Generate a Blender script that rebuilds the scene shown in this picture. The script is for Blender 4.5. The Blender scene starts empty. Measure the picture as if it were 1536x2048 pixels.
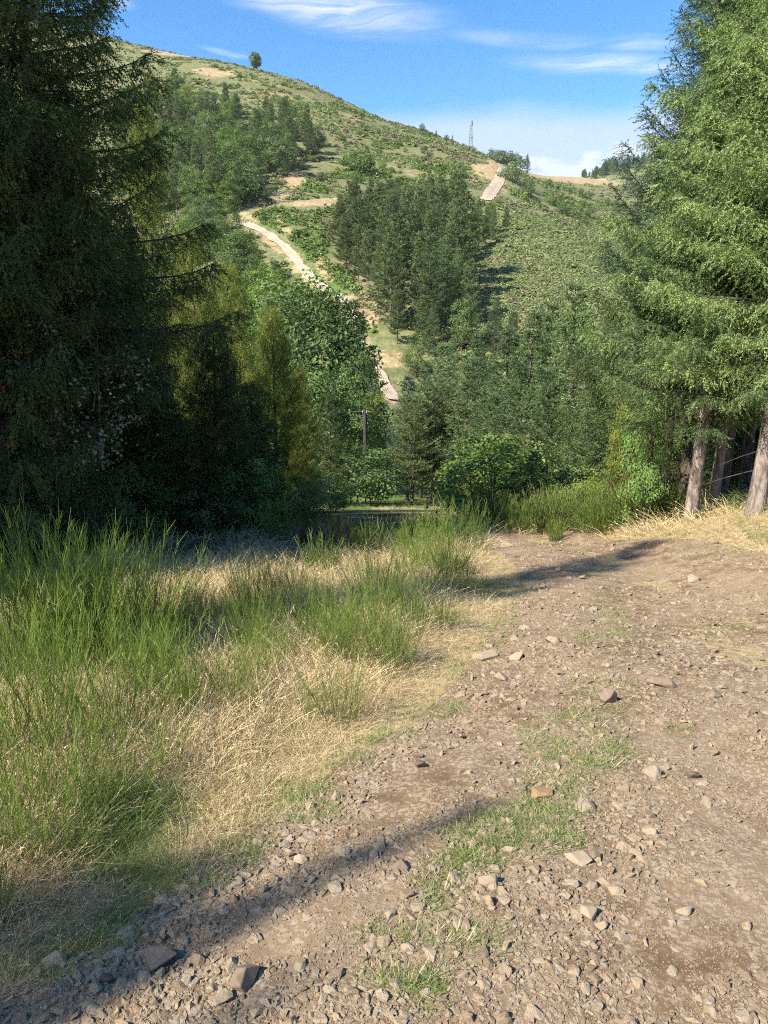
import bpy, bmesh, math, random
import numpy as np
from mathutils import Vector, Matrix

SC = bpy.context.scene
COL = SC.collection
rng = np.random.default_rng(11)
random.seed(11)

# ------------------------------------------------------------------ camera
PITCH = math.radians(14.0)
F = 1480.0                       # focal length in pixels of a 1536 x 2048 picture
EYE = 1.6
cam = bpy.data.cameras.new('camera')
cam.sensor_fit = 'VERTICAL'
cam.sensor_height = 36.0
cam.lens = 36.0 * F / 2048.0
cam.clip_start = 0.05
cam.clip_end = 9000.0
camo = bpy.data.objects.new('camera', cam)
camo.location = (0, 0, EYE)
camo.rotation_euler = (math.pi / 2 - PITCH, 0, 0)
COL.objects.link(camo)
SC.camera = camo

# ------------------------------------------------------------------ sun, sky, exposure
SUN_EL = math.radians(42.0)
SUN_AZ = math.radians(233.0)     # compass bearing of the sun seen from the camera, +Y is north
sun_from = Vector((math.sin(SUN_AZ) * math.cos(SUN_EL), math.cos(SUN_AZ) * math.cos(SUN_EL), math.sin(SUN_EL)))
sl = bpy.data.lights.new('sun', 'SUN')
sl.energy = 5.0
sl.angle = math.radians(0.53)
sl.color = (1.0, 0.925, 0.79)
so = bpy.data.objects.new('sun', sl)
so.rotation_euler = (-sun_from).to_track_quat('-Z', 'Y').to_euler()
so.location = (-30, -25, 40)
COL.objects.link(so)

SC.view_settings.view_transform = 'Standard'
SC.view_settings.look = 'None'
SC.view_settings.gamma = 1.0
SC.view_settings.exposure = 1.12
SC.view_settings.use_curve_mapping = False
SC.render.engine = 'CYCLES'
SC.cycles.max_bounces = 4
SC.cycles.diffuse_bounces = 2
SC.cycles.glossy_bounces = 1
SC.cycles.transmission_bounces = 2
SC.cycles.transparent_max_bounces = 4
SC.cycles.caustics_reflective = False
SC.cycles.caustics_refractive = False
SC.cycles.use_denoising = False
SC.cycles.debug_use_spatial_splits = True
SC.cycles.use_adaptive_sampling = True
SC.cycles.adaptive_threshold = 0.014
SC.cycles.adaptive_min_samples = 16
SC.cycles.pixel_filter_type = 'BLACKMAN_HARRIS'
SC.cycles.filter_width = 1.05

world = bpy.data.worlds.new('World')
SC.world = world
world.use_nodes = True


class N:
    """small wrapper to write node trees"""
    def __init__(self, tree):
        self.t = tree
        self.n = tree.nodes
        self.l = tree.links

    def __call__(self, kind, **kw):
        nd = self.n.new(kind)
        for k, v in kw.items():
            setattr(nd, k, v)
        return nd

    def put(self, sock, val):
        if hasattr(val, 'is_output') or isinstance(val, bpy.types.NodeSocket):
            self.l.new(val, sock)
        else:
            sock.default_value = val

    def math(self, op, a, b=None, c=None, clamp=False):
        nd = self('ShaderNodeMath', operation=op, use_clamp=clamp)
        self.put(nd.inputs[0], a)
        if b is not None:
            self.put(nd.inputs[1], b)
        if c is not None:
            self.put(nd.inputs[2], c)
        return nd.outputs[0]

    def smooth(self, x, lo, hi, a=0.0, b=1.0):
        nd = self('ShaderNodeMapRange', interpolation_type='SMOOTHSTEP')
        self.put(nd.inputs[0], x)
        nd.inputs[1].default_value = lo
        nd.inputs[2].default_value = hi
        nd.inputs[3].default_value = a
        nd.inputs[4].default_value = b
        return nd.outputs[0]

    def mix(self, fac, a, b, blend='MIX'):
        nd = self('ShaderNodeMix', data_type='RGBA', blend_type=blend)
        self.put(nd.inputs[0], fac)
        self.put(nd.inputs[6], a)
        self.put(nd.inputs[7], b)
        return nd.outputs[2]

    def noise(self, vec, scale, detail=4.0, rough=0.55, dist=0.0):
        nd = self('ShaderNodeTexNoise')
        if vec is not None:
            self.l.new(vec, nd.inputs['Vector'])
        nd.inputs['Scale'].default_value = scale
        nd.inputs['Detail'].default_value = detail
        nd.inputs['Roughness'].default_value = rough
        nd.inputs['Distortion'].default_value = dist
        return nd.outputs['Fac']


def c4(c):
    return (c[0], c[1], c[2], 1.0)


def build_world():
    nt = world.node_tree
    nt.nodes.clear()
    g = N(nt)
    out = g('ShaderNodeOutputWorld')
    bg = g('ShaderNodeBackground')
    bg.inputs['Strength'].default_value = 0.115
    sky = g('ShaderNodeTexSky', sky_type='NISHITA')
    sky.sun_disc = False
    sky.sun_elevation = SUN_EL
    sky.sun_rotation = SUN_AZ
    sky.altitude = 1000.0
    sky.air_density = 1.0
    sky.dust_density = 0.25
    sky.ozone_density = 1.6
    tc = g('ShaderNodeTexCoord')
    sep = g('ShaderNodeSeparateXYZ')
    nt.links.new(tc.outputs['Generated'], sep.inputs[0])
    x, y, z = sep.outputs
    az = g.math('MULTIPLY', g.math('ARCTAN2', x, y), 57.29578)
    el = g.math('MULTIPLY', g.math('ARCSINE', z), 57.29578)
    ae = g('ShaderNodeCombineXYZ')
    nt.links.new(az, ae.inputs[0])
    nt.links.new(el, ae.inputs[1])
    # warped angular coordinates (degrees)
    wn = g('ShaderNodeTexNoise')
    wn.inputs['Scale'].default_value = 0.16
    wn.inputs['Detail'].default_value = 4.0
    st = g('ShaderNodeMapping')
    st.inputs['Scale'].default_value = (0.35, 1.0, 1.0)
    nt.links.new(ae.outputs[0], st.inputs['Vector'])
    nt.links.new(st.outputs[0], wn.inputs['Vector'])
    wv = g('ShaderNodeVectorMath', operation='MULTIPLY_ADD')
    nt.links.new(wn.outputs['Color'], wv.inputs[0])
    wv.inputs[1].default_value = (4.0, 3.2, 0.0)
    nt.links.new(ae.outputs[0], wv.inputs[2])
    wv2 = g('ShaderNodeVectorMath', operation='SUBTRACT')
    nt.links.new(wv.outputs[0], wv2.inputs[0])
    wv2.inputs[1].default_value = (2.0, 1.6, 0.0)
    W = wv2.outputs[0]
    # generic thin cirrus over the whole sky
    cm = g('ShaderNodeMapping')
    cm.inputs['Scale'].default_value = (0.05, 0.24, 1.0)
    cm.inputs['Rotation'].default_value = (0, 0, math.radians(-8))
    nt.links.new(W, cm.inputs['Vector'])
    wisp = g.noise(cm.outputs[0], 1.0, 6.0, 0.6)
    cirrus = g.smooth(wisp, 0.60, 0.90, 0.0, 0.5)

    # the single streaks in view: azimuth, elevation, half length, half width (degrees), tilt, strength
    for a, e, hl, hw, tilt, k in ((-5.5, 20.9, 10.5, 1.25, -9.0, 0.85), (9.5, 18.6, 6.0, 0.5, -5.0, 0.3),
                                  (15.2, 16.8, 6.4, 0.75, -6.0, 0.75), (17.0, 17.9, 3.0, 0.55, -4.0, 0.5),
                                  (-18.0, 20.0, 1.5, 0.6, 0.0, 0.5), (-10.5, 17.9, 1.8, 0.3, -12.0, 0.4), (-1.0, 22.5, 9.0, 0.8, -4.0, 0.4)):
        m = g('ShaderNodeMapping', vector_type='TEXTURE')
        m.inputs['Location'].default_value = (a, e, 0)
        m.inputs['Rotation'].default_value = (0, 0, math.radians(tilt))
        m.inputs['Scale'].default_value = (hl, hw, 1)
        nt.links.new(W, m.inputs['Vector'])
        ln = g('ShaderNodeVectorMath', operation='LENGTH')
        nt.links.new(m.outputs[0], ln.inputs[0])
        s = g.smooth(ln.outputs['Value'], 0.15, 1.25, k, 0.0)
        cirrus = g.math('MAXIMUM', cirrus, s)
    # fibres inside the streaks
    fm = g('ShaderNodeMapping')
    fm.inputs['Scale'].default_value = (0.16, 1.5, 1.0)
    fm.inputs['Rotation'].default_value = (0, 0, math.radians(-7))
    nt.links.new(W, fm.inputs['Vector'])
    fib = g.noise(fm.outputs[0], 1.0, 8.0, 0.62, 0.6)
    cirrus = g.math('MULTIPLY', cirrus, g.smooth(fib, 0.32, 0.66, 0.25, 1.0))
    # milky veil above the horizon, all the way round
    veil_edge = g.noise(st.outputs[0], 0.25, 3.0, 0.5)
    ev = g.math('ADD', el, g.math('MULTIPLY', g.math('SUBTRACT', veil_edge, 0.5), 3.0))
    veil = g.smooth(ev, 13.0, 14.9, 0.82, 0.0)
    # cumulus tops low over the horizon
    cs = g('ShaderNodeMapping')
    cs.inputs['Scale'].default_value = (0.55, 0.9, 1.0)
    nt.links.new(ae.outputs[0], cs.inputs['Vector'])
    cu = g.noise(cs.outputs[0], 0.62, 7.0, 0.56)
    band = g.math('MULTIPLY', g.smooth(el, 9.6, 10.6), g.smooth(el, 11.0, 12.6, 1.0, 0.0))
    cu = g.math('ADD', cu, g.math('MULTIPLY', band, 0.16))
    cum = g.math('MULTIPLY', g.smooth(cu, 0.56, 0.68), g.smooth(band, 0.1, 0.5))

    hs = g('ShaderNodeHueSaturation')
    hs.inputs['Saturation'].default_value = 1.32
    hs.inputs['Value'].default_value = 1.0
    nt.links.new(sky.outputs[0], hs.inputs['Color'])
    c = hs.outputs[0]
    c = g.mix(cirrus, c, (4.0, 4.3, 5.2, 1))
    c = g.mix(veil, c, (3.0, 3.5, 4.7, 1))
    c = g.mix(g.math('MULTIPLY', cum, 0.55), c, (4.4, 4.5, 4.9, 1))
    nt.links.new(c, bg.inputs['Color'])
    nt.links.new(bg.outputs[0], out.inputs[0])


build_world()


# ------------------------------------------------------------------ picture <-> place helpers
CP, SP = math.cos(PITCH), math.sin(PITCH)


def ray(u, v):
    up = (1024.0 - v) / F
    return (u - 768.0) / F, CP + up * SP, -SP + up * CP


def at(u, v, Y):
    dx, dy, dz = ray(u, v)
    t = Y / dy
    return dx * t, Y, EYE + dz * t


def project(x, y, z):
    dy, dz = y, z - EYE
    depth = dy * CP - dz * SP
    up = dy * SP + dz * CP
    depth = np.where(np.abs(depth) < 1e-4, 1e-4, depth)
    return 768 + F * x / depth, 1024 - F * up / depth, depth


def smoothstep(a, b, x):
    t = np.clip((x - a) / (b - a), 0, 1)
    return t * t * (3 - 2 * t)


def _hash(ix, iy, seed):
    h = (ix.astype(np.int64) * 374761393 + iy.astype(np.int64) * 668265263 + seed * 1442695041) & 0xFFFFFFFF
    h = ((h ^ (h >> 13)) * 1274126177) & 0xFFFFFFFF
    return ((h ^ (h >> 16)) & 0xFFFF) / 65535.0


def vnoise(x, y, seed=0):
    x = np.asarray(x, float); y = np.asarray(y, float)
    ix, iy = np.floor(x), np.floor(y)
    fx, fy = x - ix, y - iy
    fx = fx * fx * (3 - 2 * fx); fy = fy * fy * (3 - 2 * fy)
    a = _hash(ix, iy, seed); b = _hash(ix + 1, iy, seed)
    c = _hash(ix, iy + 1, seed); d = _hash(ix + 1, iy + 1, seed)
    return (a * (1 - fx) + b * fx) * (1 - fy) + (c * (1 - fx) + d * fx) * fy


def fbm(x, y, seed=0, octv=4):
    s = 0.0; a = 0.5; n = 0.0
    for o in range(octv):
        s = s + a * vnoise(x * 2 ** o, y * 2 ** o, seed + o * 17); n += a; a *= 0.5
    return s / n


# ------------------------------------------------------------------ the lie of the land
# picture column, row, distance (m): points of the valley and of the hill opposite
CTRL = [
    # lower slope beyond the track
    (-700, 1082, 16), (-200, 1070, 16), (300, 1062, 16), (760, 1066, 16), (1100, 1066, 16), (1500, 1040, 16), (2200, 1010, 16),
    (300, 1035, 28), (760, 1028, 28), (1200, 1040, 28), (1800, 1020, 28), (-500, 1040, 28),
    (300, 1010, 42), (730, 1000, 44), (900, 1004, 44), (1200, 1010, 44), (1800, 990, 44), (-500, 1000, 44),
    (200, 990, 58), (560, 965, 62), (730, 940, 60), (900, 980, 58), (1200, 990, 58), (1800, 950, 60), (-500, 960, 60),
    # foot of the opposite hill
    (-500, 830, 82), (200, 850, 82), (560, 820, 82), (740, 800, 80), (900, 850, 80), (1200, 860, 80), (1800, 820, 82),
    (-500, 700, 110), (0, 700, 110), (300, 700, 112), (560, 640, 112), (700, 610, 108), (760, 655, 100), (900, 640, 102), (1100, 640, 102), (1300, 640, 110), (1800, 650, 110),
    (0, 500, 165), (300, 520, 160), (500, 452, 160), (620, 535, 132), (760, 500, 150), (950, 505, 142), (1080, 540, 130), (1160, 560, 128), (1250, 560, 140), (1500, 540, 150), (1900, 520, 150),
    (0, 300, 260), (300, 320, 250), (500, 350, 220), (620, 380, 200), (760, 400, 200), (900, 425, 180), (1010, 450, 165), (1100, 480, 158), (1190, 500, 165),
    (0, 150, 370), (200, 165, 350), (330, 170, 340), (450, 180, 335), (560, 210, 320), (640, 240, 300), (760, 300, 280), (860, 320, 270), (960, 370, 240), (985, 378, 238), (1005, 345, 262),
    (1050, 400, 240), (1130, 440, 215), (1240, 480, 235), (1350, 470, 280), (1600, 450, 300), (1900, 440, 300),
    # crest
    (-600, 20, 420), (0, 50, 420), (200, 88, 420), (330, 112, 415), (450, 126, 412), (512, 140, 410), (600, 165, 400), (680, 205, 390), (740, 237, 380), (840, 264, 370),
    (900, 287, 370), (941, 300, 370), (990, 322, 330), (1040, 345, 330), (1120, 385, 360), (1240, 420, 380), (1350, 410, 400), (1600, 400, 420), (1900, 380, 420),
    (1060, 347, 480), (1150, 356, 490), (1270, 368, 500), (1400, 370, 500), (1600, 350, 500), (1900, 340, 500),
    # behind the crest it falls away
    (-600, 110, 620), (0, 150, 620), (300, 200, 620), (512, 235, 620), (740, 320, 620), (941, 370, 620), (1060, 385, 640), (1200, 400, 640),
    (1150, 358, 900), (1230, 342, 930), (1290, 330, 950), (1400, 318, 950), (1600, 310, 950), (1900, 310, 950), (900, 420, 950), (500, 420, 950), (0, 400, 950), (-600, 380, 950),
    (0, 520, 2500), (768, 520, 2500), (1400, 480, 2500), (1900, 480, 2500), (-600, 520, 2500),
]
_c = np.array([at(*c) for c in CTRL])
_az = np.arctan2(_c[:, 0], _c[:, 1]); _r = np.hypot(_c[:, 0], _c[:, 1])
_T = (_c[:, 2] - EYE) / _r
_P = np.stack([_az * 1.6, np.log(_r)], 1)


def _tpsk(d2):
    return np.where(d2 > 1e-12, 0.5 * d2 * np.log(np.maximum(d2, 1e-12)), 0.0)


_n = len(_P)
_K = _tpsk(((_P[:, None] - _P[None]) ** 2).sum(-1)) + np.eye(_n) * 2e-4
_A = np.zeros((_n + 3, _n + 3))
_A[:_n, :_n] = _K; _A[:_n, _n] = 1; _A[:_n, _n + 1:] = _P; _A[_n, :_n] = 1; _A[_n + 1:, :_n] = _P.T
_w = np.linalg.solve(_A, np.concatenate([_T, np.zeros(3)]))


# tabulate the fitted slope once, read it back by interpolation
_GA, _GR = np.linspace(-0.9, 0.9, 241), np.linspace(math.log(8), math.log(2600), 330)
_q = np.stack(np.meshgrid(_GA * 1.6, _GR, indexing='ij'), -1).reshape(-1, 2)
_TAB = np.concatenate([_tpsk(((b[:, None] - _P[None]) ** 2).sum(-1)) @ _w[:_n] + _w[_n] + b @ _w[_n + 1:] for b in np.array_split(_q, 12)]).reshape(241, 330)


def zfar(x, y):
    r = np.hypot(x, y)
    a = (np.clip(np.arctan2(x, y), -0.9, 0.9) + 0.9) / 1.8 * 239.999
    b = (np.log(np.clip(r, 8, 2600)) - _GR[0]) / (_GR[-1] - _GR[0]) * 328.999
    i = a.astype(int); j = b.astype(int)
    a = a - i; b = b - j
    t = (_TAB[i, j] * (1 - a) + _TAB[i + 1, j] * a) * (1 - b) + (_TAB[i, j + 1] * (1 - a) + _TAB[i + 1, j + 1] * a) * b
    return EYE + t * r


def znear(x, y):
    yy = np.clip(y, -60, 40)
    z = -0.18 * yy
    k = x - 4.1 + 0.25 * np.sin(y * 0.7)
    z = z + 0.34 * np.log1p(np.exp(np.clip(k * 2.2, -30, 30))) / 2.2 * smoothstep(3, 9, y) * (1 - smoothstep(7, 16, x) * 0.7)
    # the track is cut in a little; a small crest where it drops from sight
    z = z + 0.10 * np.exp(-((y - 11.6) / 1.3) ** 2) * np.exp(-((x - 3.0) / 3.0) ** 2)
    z = z - 0.22 * np.exp(-((y - 13.6) / 0.9) ** 2) * np.exp(-((x - 3.0) / 3.0) ** 2)
    z = z + 0.10 * (fbm(x * 0.6, y * 0.6, 5, 3) - 0.5) + 0.16 * (fbm(x * 0.22 + 3, y * 0.22, 9, 2) - 0.5)
    return z


def hz(x, y):
    x = np.asarray(x, float); y = np.asarray(y, float)
    r = np.hypot(x, y)
    front = smoothstep(-0.1, 0.35, y / np.maximum(r, 1e-3))
    w = smoothstep(13, 22, r) * front
    far = zfar(x, y)
    amp = smoothstep(60, 130, r)
    far = far + amp * (3.0 * (fbm(x / 40, y / 40, 21, 4) - 0.5) + 0.9 * (fbm(x / 7, y / 7, 31, 3) - 0.5))
    return znear(x, y) * (1 - w) + far * w


def gz(x, y):
    return float(hz(np.array([x]), np.array([y]))[0])


_RT = np.concatenate([np.linspace(1.0, 20, 190), np.exp(np.linspace(math.log(20.2), math.log(1500), 330))])


def hit(u, v, lo=0.0):
    """point of the ground seen at a picture position"""
    dx, dy, dz = ray(u, v)
    Y = _RT[_RT >= lo]
    t = Y / dy
    X = dx * t; Z = EYE + dz * t
    g = hz(X, Y)
    below = np.nonzero(Z <= g)[0]
    if len(below) == 0:
        return None
    i = below[0]
    if i == 0:
        return X[0], Y[0], float(g[0])
    a = Z[i - 1] - g[i - 1]; b = g[i] - Z[i]
    k = a / max(a + b, 1e-9)
    yy = Y[i - 1] + (Y[i] - Y[i - 1]) * k
    xx = dx * yy / dy
    return xx, yy, gz(xx, yy)


def inpoly(px, py, poly):
    c = False
    j = len(poly) - 1
    for i in range(len(poly)):
        xi, yi = poly[i]; xj, yj = poly[j]
        if (yi > py) != (yj > py) and px < (xj - xi) * (py - yi) / (yj - yi) + xi:
            c = not c
        j = i
    return c


# ------------------------------------------------------------------ mesh helpers
def mesh_tris(name, V, T=None, tint=None, mat=None, smooth=False, cols=None):
    """V (n,3); T (m,3) or None for a triangle soup"""
    V = np.asarray(V, np.float32)
    if T is None:
        T = np.arange(len(V), dtype=np.int32).reshape(-1, 3)
    T = np.asarray(T, np.int32)
    me = bpy.data.meshes.new(name)
    me.vertices.add(len(V)); me.vertices.foreach_set('co', V.ravel())
    me.loops.add(T.size); me.loops.foreach_set('vertex_index', T.ravel())
    me.polygons.add(len(T))
    me.polygons.foreach_set('loop_start', np.arange(0, T.size, 3, dtype=np.int32))
    me.polygons.foreach_set('loop_total', np.full(len(T), 3, np.int32))
    me.polygons.foreach_set('use_smooth', np.full(len(T), bool(smooth)))
    if tint is not None:
        a = me.attributes.new('tint', 'FLOAT', 'POINT'); a.data.foreach_set('value', np.asarray(tint, np.float32))
    if cols is not None:
        for k, v in cols.items():
            a = me.attributes.new(k, 'FLOAT', 'POINT'); a.data.foreach_set('value', np.asarray(v, np.float32))
    me.update(); me.validate()
    if mat is not None:
        me.materials.append(mat)
    return me


def link(name, me, parent=None, loc=None, rot=None, scale=None):
    o = bpy.data.objects.new(name, me)
    COL.objects.link(o)
    if parent is not None:
        o.parent = parent
    if loc is not None:
        o.location = loc
    if rot is not None:
        o.rotation_euler = rot
    if scale is not None:
        o.scale = scale if hasattr(scale, '__len__') else (scale,) * 3
    return o


def tag(o, label=None, cat=None, group=None, kind=None):
    if label: o['label'] = label
    if cat: o['category'] = cat
    if group: o['group'] = group
    if kind: o['kind'] = kind
    return o


def nrm(a):
    return a / np.maximum(np.linalg.norm(a, axis=-1, keepdims=True), 1e-9)


def tube(pts, rad, sides=6, wob=0.0, seed=0):
    """tapered tube along a polyline -> V, T"""
    pts = np.asarray(pts, float); rad = np.asarray(rad, float)
    n = len(pts)
    d = nrm(np.gradient(pts, axis=0))
    ref = np.where(np.abs(d[:, 2:3]) > 0.9, np.array([[1.0, 0, 0]]), np.array([[0, 0, 1.0]]))
    a = nrm(np.cross(d, ref)); b = np.cross(d, a)
    th = np.arange(sides) / sides * 2 * math.pi
    r = rad[:, None] * np.ones((1, sides))
    if wob:
        r = r * (1 + wob * (np.random.default_rng(seed).random((n, sides)) - 0.5))
    V = pts[:, None] + r[..., None] * (a[:, None] * np.cos(th)[None, :, None] + b[:, None] * np.sin(th)[None, :, None])
    T = []
    for i in range(n - 1):
        for j in range(sides):
            k = (j + 1) % sides
            p, q, s, t = i * sides + j, i * sides + k, (i + 1) * sides + k, (i + 1) * sides + j
            T += [(p, q, s), (p, s, t)]
    return V.reshape(-1, 3), np.array(T)


class Geo:
    def __init__(self):
        self.V = []; self.T = []; self.c = []; self.n = 0

    def add(self, V, T=None, tint=None):
        V = np.asarray(V, float)
        if len(V) == 0:
            return self
        if T is None:
            T = np.arange(len(V)).reshape(-1, 3)
        self.V.append(V); self.T.append(np.asarray(T) + self.n)
        self.c.append(np.full(len(V), 0.5) if tint is None else np.broadcast_to(tint, (len(V),)))
        self.n += len(V)
        return self

    def box(self, lo, hi):
        lo = np.array(lo, float); hi = np.array(hi, float)
        V = np.array([[(lo, hi)[i][0], (lo, hi)[j][1], (lo, hi)[k][2]] for i in (0, 1) for j in (0, 1) for k in (0, 1)])
        Q = [(0, 1, 3, 2), (4, 6, 7, 5), (0, 4, 5, 1), (2, 3, 7, 6), (0, 2, 6, 4), (1, 5, 7, 3)]
        T = [t for a, b, c, d in Q for t in ((a, b, c), (a, c, d))]
        return self.add(V, T)

    def mesh(self, name, mat=None, smooth=False):
        return mesh_tris(name, np.concatenate(self.V), np.concatenate(self.T), np.concatenate(self.c), mat, smooth)


# ------------------------------------------------------------------ materials
def new_mat(name):
    m = bpy.data.materials.new(name)
    m.use_nodes = True
    m.node_tree.nodes.clear()
    return m, N(m.node_tree)


def finish(g, shader, disp=None):
    o = g('ShaderNodeOutputMaterial')
    g.l.new(shader, o.inputs['Surface'])


def leaf_mat(name, dark, mid, light, transl=0.3, rough=0.55, tcol=None, spread=0.25, spec=0.25):
    m, g = new_mat(name)
    at_ = g('ShaderNodeAttribute', attribute_name='tint')
    oi = g('ShaderNodeObjectInfo')
    f = g.math('ADD', at_.outputs['Fac'], g.math('MULTIPLY', g.math('SUBTRACT', oi.outputs['Random'], 0.5), spread), clamp=True)
    ramp = g('ShaderNodeValToRGB')
    ramp.color_ramp.elements[0].position = 0.05; ramp.color_ramp.elements[0].color = c4(dark)
    ramp.color_ramp.elements[1].position = 0.98; ramp.color_ramp.elements[1].color = c4(light)
    e = ramp.color_ramp.elements.new(0.5); e.color = c4(mid)
    g.l.new(f, ramp.inputs[0])
    b = g('ShaderNodeBsdfPrincipled')
    g.l.new(ramp.outputs[0], b.inputs['Base Color'])
    b.inputs['Roughness'].default_value = rough
    b.inputs['Specular IOR Level'].default_value = spec
    if transl > 0:
        t = g('ShaderNodeBsdfTranslucent')
        tm = g.mix(1.0, ramp.outputs[0], c4(tcol or (1.5, 1.7, 0.55)), 'MULTIPLY')
        g.l.new(tm, t.inputs[0])
        mx = g('ShaderNodeMixShader'); mx.inputs[0].default_value = transl
        g.l.new(b.outputs[0], mx.inputs[1]); g.l.new(t.outputs[0], mx.inputs[2])
        finish(g, mx.outputs[0])
    else:
        finish(g, b.outputs[0])
    return m


def bark_mat(name, a, b_, scale=9.0, bump=0.6):
    m, g = new_mat(name)
    tc = g('ShaderNodeTexCoord')
    mp = g('ShaderNodeMapping'); mp.inputs['Scale'].default_value = (1, 1, 0.35)
    g.l.new(tc.outputs['Object'], mp.inputs['Vector'])
    n = g.noise(mp.outputs[0], scale, 6, 0.65, 0.4)
    n2 = g.noise(mp.outputs[0], scale * 3.5, 4, 0.6)
    col = g.mix(g.smooth(n, 0.35, 0.68), c4(a), c4(b_))
    b = g('ShaderNodeBsdfPrincipled')
    g.l.new(col, b.inputs['Base Color'])
    b.inputs['Roughness'].default_value = 0.9
    bp = g('ShaderNodeBump'); bp.inputs['Strength'].default_value = bump; bp.inputs['Distance'].default_value = 0.03
    g.l.new(g.math('ADD', n, n2), bp.inputs['Height'])
    g.l.new(bp.outputs[0], b.inputs['Normal'])
    finish(g, b.outputs[0])
    return m


def plain_mat(name, col, rough=0.7, metal=0.0, var=0.3, scale=12):
    m, g = new_mat(name)
    tc = g('ShaderNodeTexCoord')
    n = g.noise(tc.outputs['Object'], scale, 4, 0.6)
    c = g.mix(n, c4([x * (1 - var) for x in col]), c4([min(1, x * (1 + var)) for x in col]))
    b = g('ShaderNodeBsdfPrincipled')
    g.l.new(c, b.inputs['Base Color'])
    b.inputs['Roughness'].default_value = rough; b.inputs['Metallic'].default_value = metal
    finish(g, b.outputs[0])
    return m


M = {}
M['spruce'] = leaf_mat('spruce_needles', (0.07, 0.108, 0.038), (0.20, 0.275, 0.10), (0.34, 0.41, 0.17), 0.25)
M['spruce_mid'] = leaf_mat('mid_green_spruce_needles', (0.058, 0.092, 0.04), (0.165, 0.235, 0.095), (0.29, 0.36, 0.15), 0.22)
M['spruce_blue'] = leaf_mat('blue_spruce_needles', (0.035, 0.058, 0.042), (0.080, 0.125, 0.085), (0.15, 0.20, 0.135), 0.15)
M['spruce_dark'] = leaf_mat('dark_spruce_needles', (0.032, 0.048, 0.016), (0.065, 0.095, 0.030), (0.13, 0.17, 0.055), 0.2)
M['larch'] = leaf_mat('larch_needles', (0.085, 0.105, 0.026), (0.175, 0.205, 0.048), (0.31, 0.33, 0.09), 0.38)
M['fir'] = leaf_mat('fir_needles', (0.038, 0.065, 0.028), (0.12, 0.18, 0.072), (0.22, 0.29, 0.125), 0.17, spread=0.55)
M['pine'] = leaf_mat('pine_needles', (0.055, 0.08, 0.034), (0.125, 0.165, 0.064), (0.22, 0.26, 0.11), 0.16)
M['broadleaf'] = leaf_mat('broad_leaves', (0.050, 0.082, 0.026), (0.105, 0.165, 0.050), (0.18, 0.25, 0.085), 0.25)
M['lightleaf'] = leaf_mat('light_green_leaves', (0.085, 0.135, 0.032), (0.165, 0.24, 0.060), (0.27, 0.34, 0.10), 0.35)
M['mapleleaf'] = leaf_mat('maple_leaves', (0.12, 0.21, 0.06), (0.19, 0.31, 0.09), (0.30, 0.40, 0.13), 0.3)
M['yellowleaf'] = leaf_mat('yellowing_leaves', (0.09, 0.14, 0.03), (0.20, 0.24, 0.05), (0.42, 0.36, 0.07), 0.35)
M['rowanleaf'] = leaf_mat('rowan_leaves', (0.045, 0.065, 0.028), (0.09, 0.115, 0.055), (0.24, 0.26, 0.19), 0.2)
M['broom'] = leaf_mat('broom_stems', (0.07, 0.095, 0.024), (0.155, 0.225, 0.048), (0.30, 0.35, 0.09), 0.25)
M['broom_dark'] = leaf_mat('dry_broom_stems', (0.06, 0.055, 0.032), (0.11, 0.115, 0.05), (0.18, 0.19, 0.08), 0.15)
M['straw'] = leaf_mat('dry_grass_blades', (0.38, 0.29, 0.155), (0.60, 0.48, 0.265), (0.74, 0.63, 0.40), 0.25, tcol=(1.1, 1.0, 0.8))
M['grass'] = leaf_mat('green_grass_blades', (0.10, 0.145, 0.04), (0.175, 0.235, 0.07), (0.34, 0.34, 0.15), 0.3)
M['heather'] = leaf_mat('hill_shrub_leaves', (0.13, 0.165, 0.062), (0.20, 0.25, 0.095), (0.31, 0.35, 0.16), 0.15, spread=0.55)
M['dryheath'] = leaf_mat('dry_heath_leaves', (0.10, 0.085, 0.05), (0.19, 0.165, 0.095), (0.30, 0.26, 0.16), 0.1, spread=0.6)
M['hillbroom'] = leaf_mat('hill_broom_leaves', (0.075, 0.12, 0.03), (0.135, 0.20, 0.05), (0.21, 0.28, 0.075), 0.12, spread=0.6)
M['berry'] = plain_mat('red_berries', (0.55, 0.06, 0.015), 0.4, var=0.2)
M['bark_pale'] = bark_mat('pale_spruce_bark', (0.10, 0.075, 0.06), (0.36, 0.30, 0.26), 7)
M['bark'] = bark_mat('brown_bark', (0.05, 0.035, 0.025), (0.19, 0.14, 0.105), 8)
M['bark_dark'] = bark_mat('dark_twig_bark', (0.03, 0.022, 0.016), (0.11, 0.085, 0.065), 12)
M['bark_pine'] = bark_mat('pine_bark', (0.08, 0.055, 0.04), (0.28, 0.22, 0.18), 8)
M['deadwood'] = bark_mat('dead_wood', (0.10, 0.075, 0.05), (0.26, 0.20, 0.15), 20)
M['steel'] = plain_mat('galvanised_steel', (0.22, 0.24, 0.28), 0.5, 0.4)
M['panel'] = plain_mat('antenna_panel', (0.26, 0.28, 0.32), 0.5)
M['polewood'] = bark_mat('weathered_pole_wood', (0.035, 0.03, 0.028), (0.09, 0.075, 0.065), 6)


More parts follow.
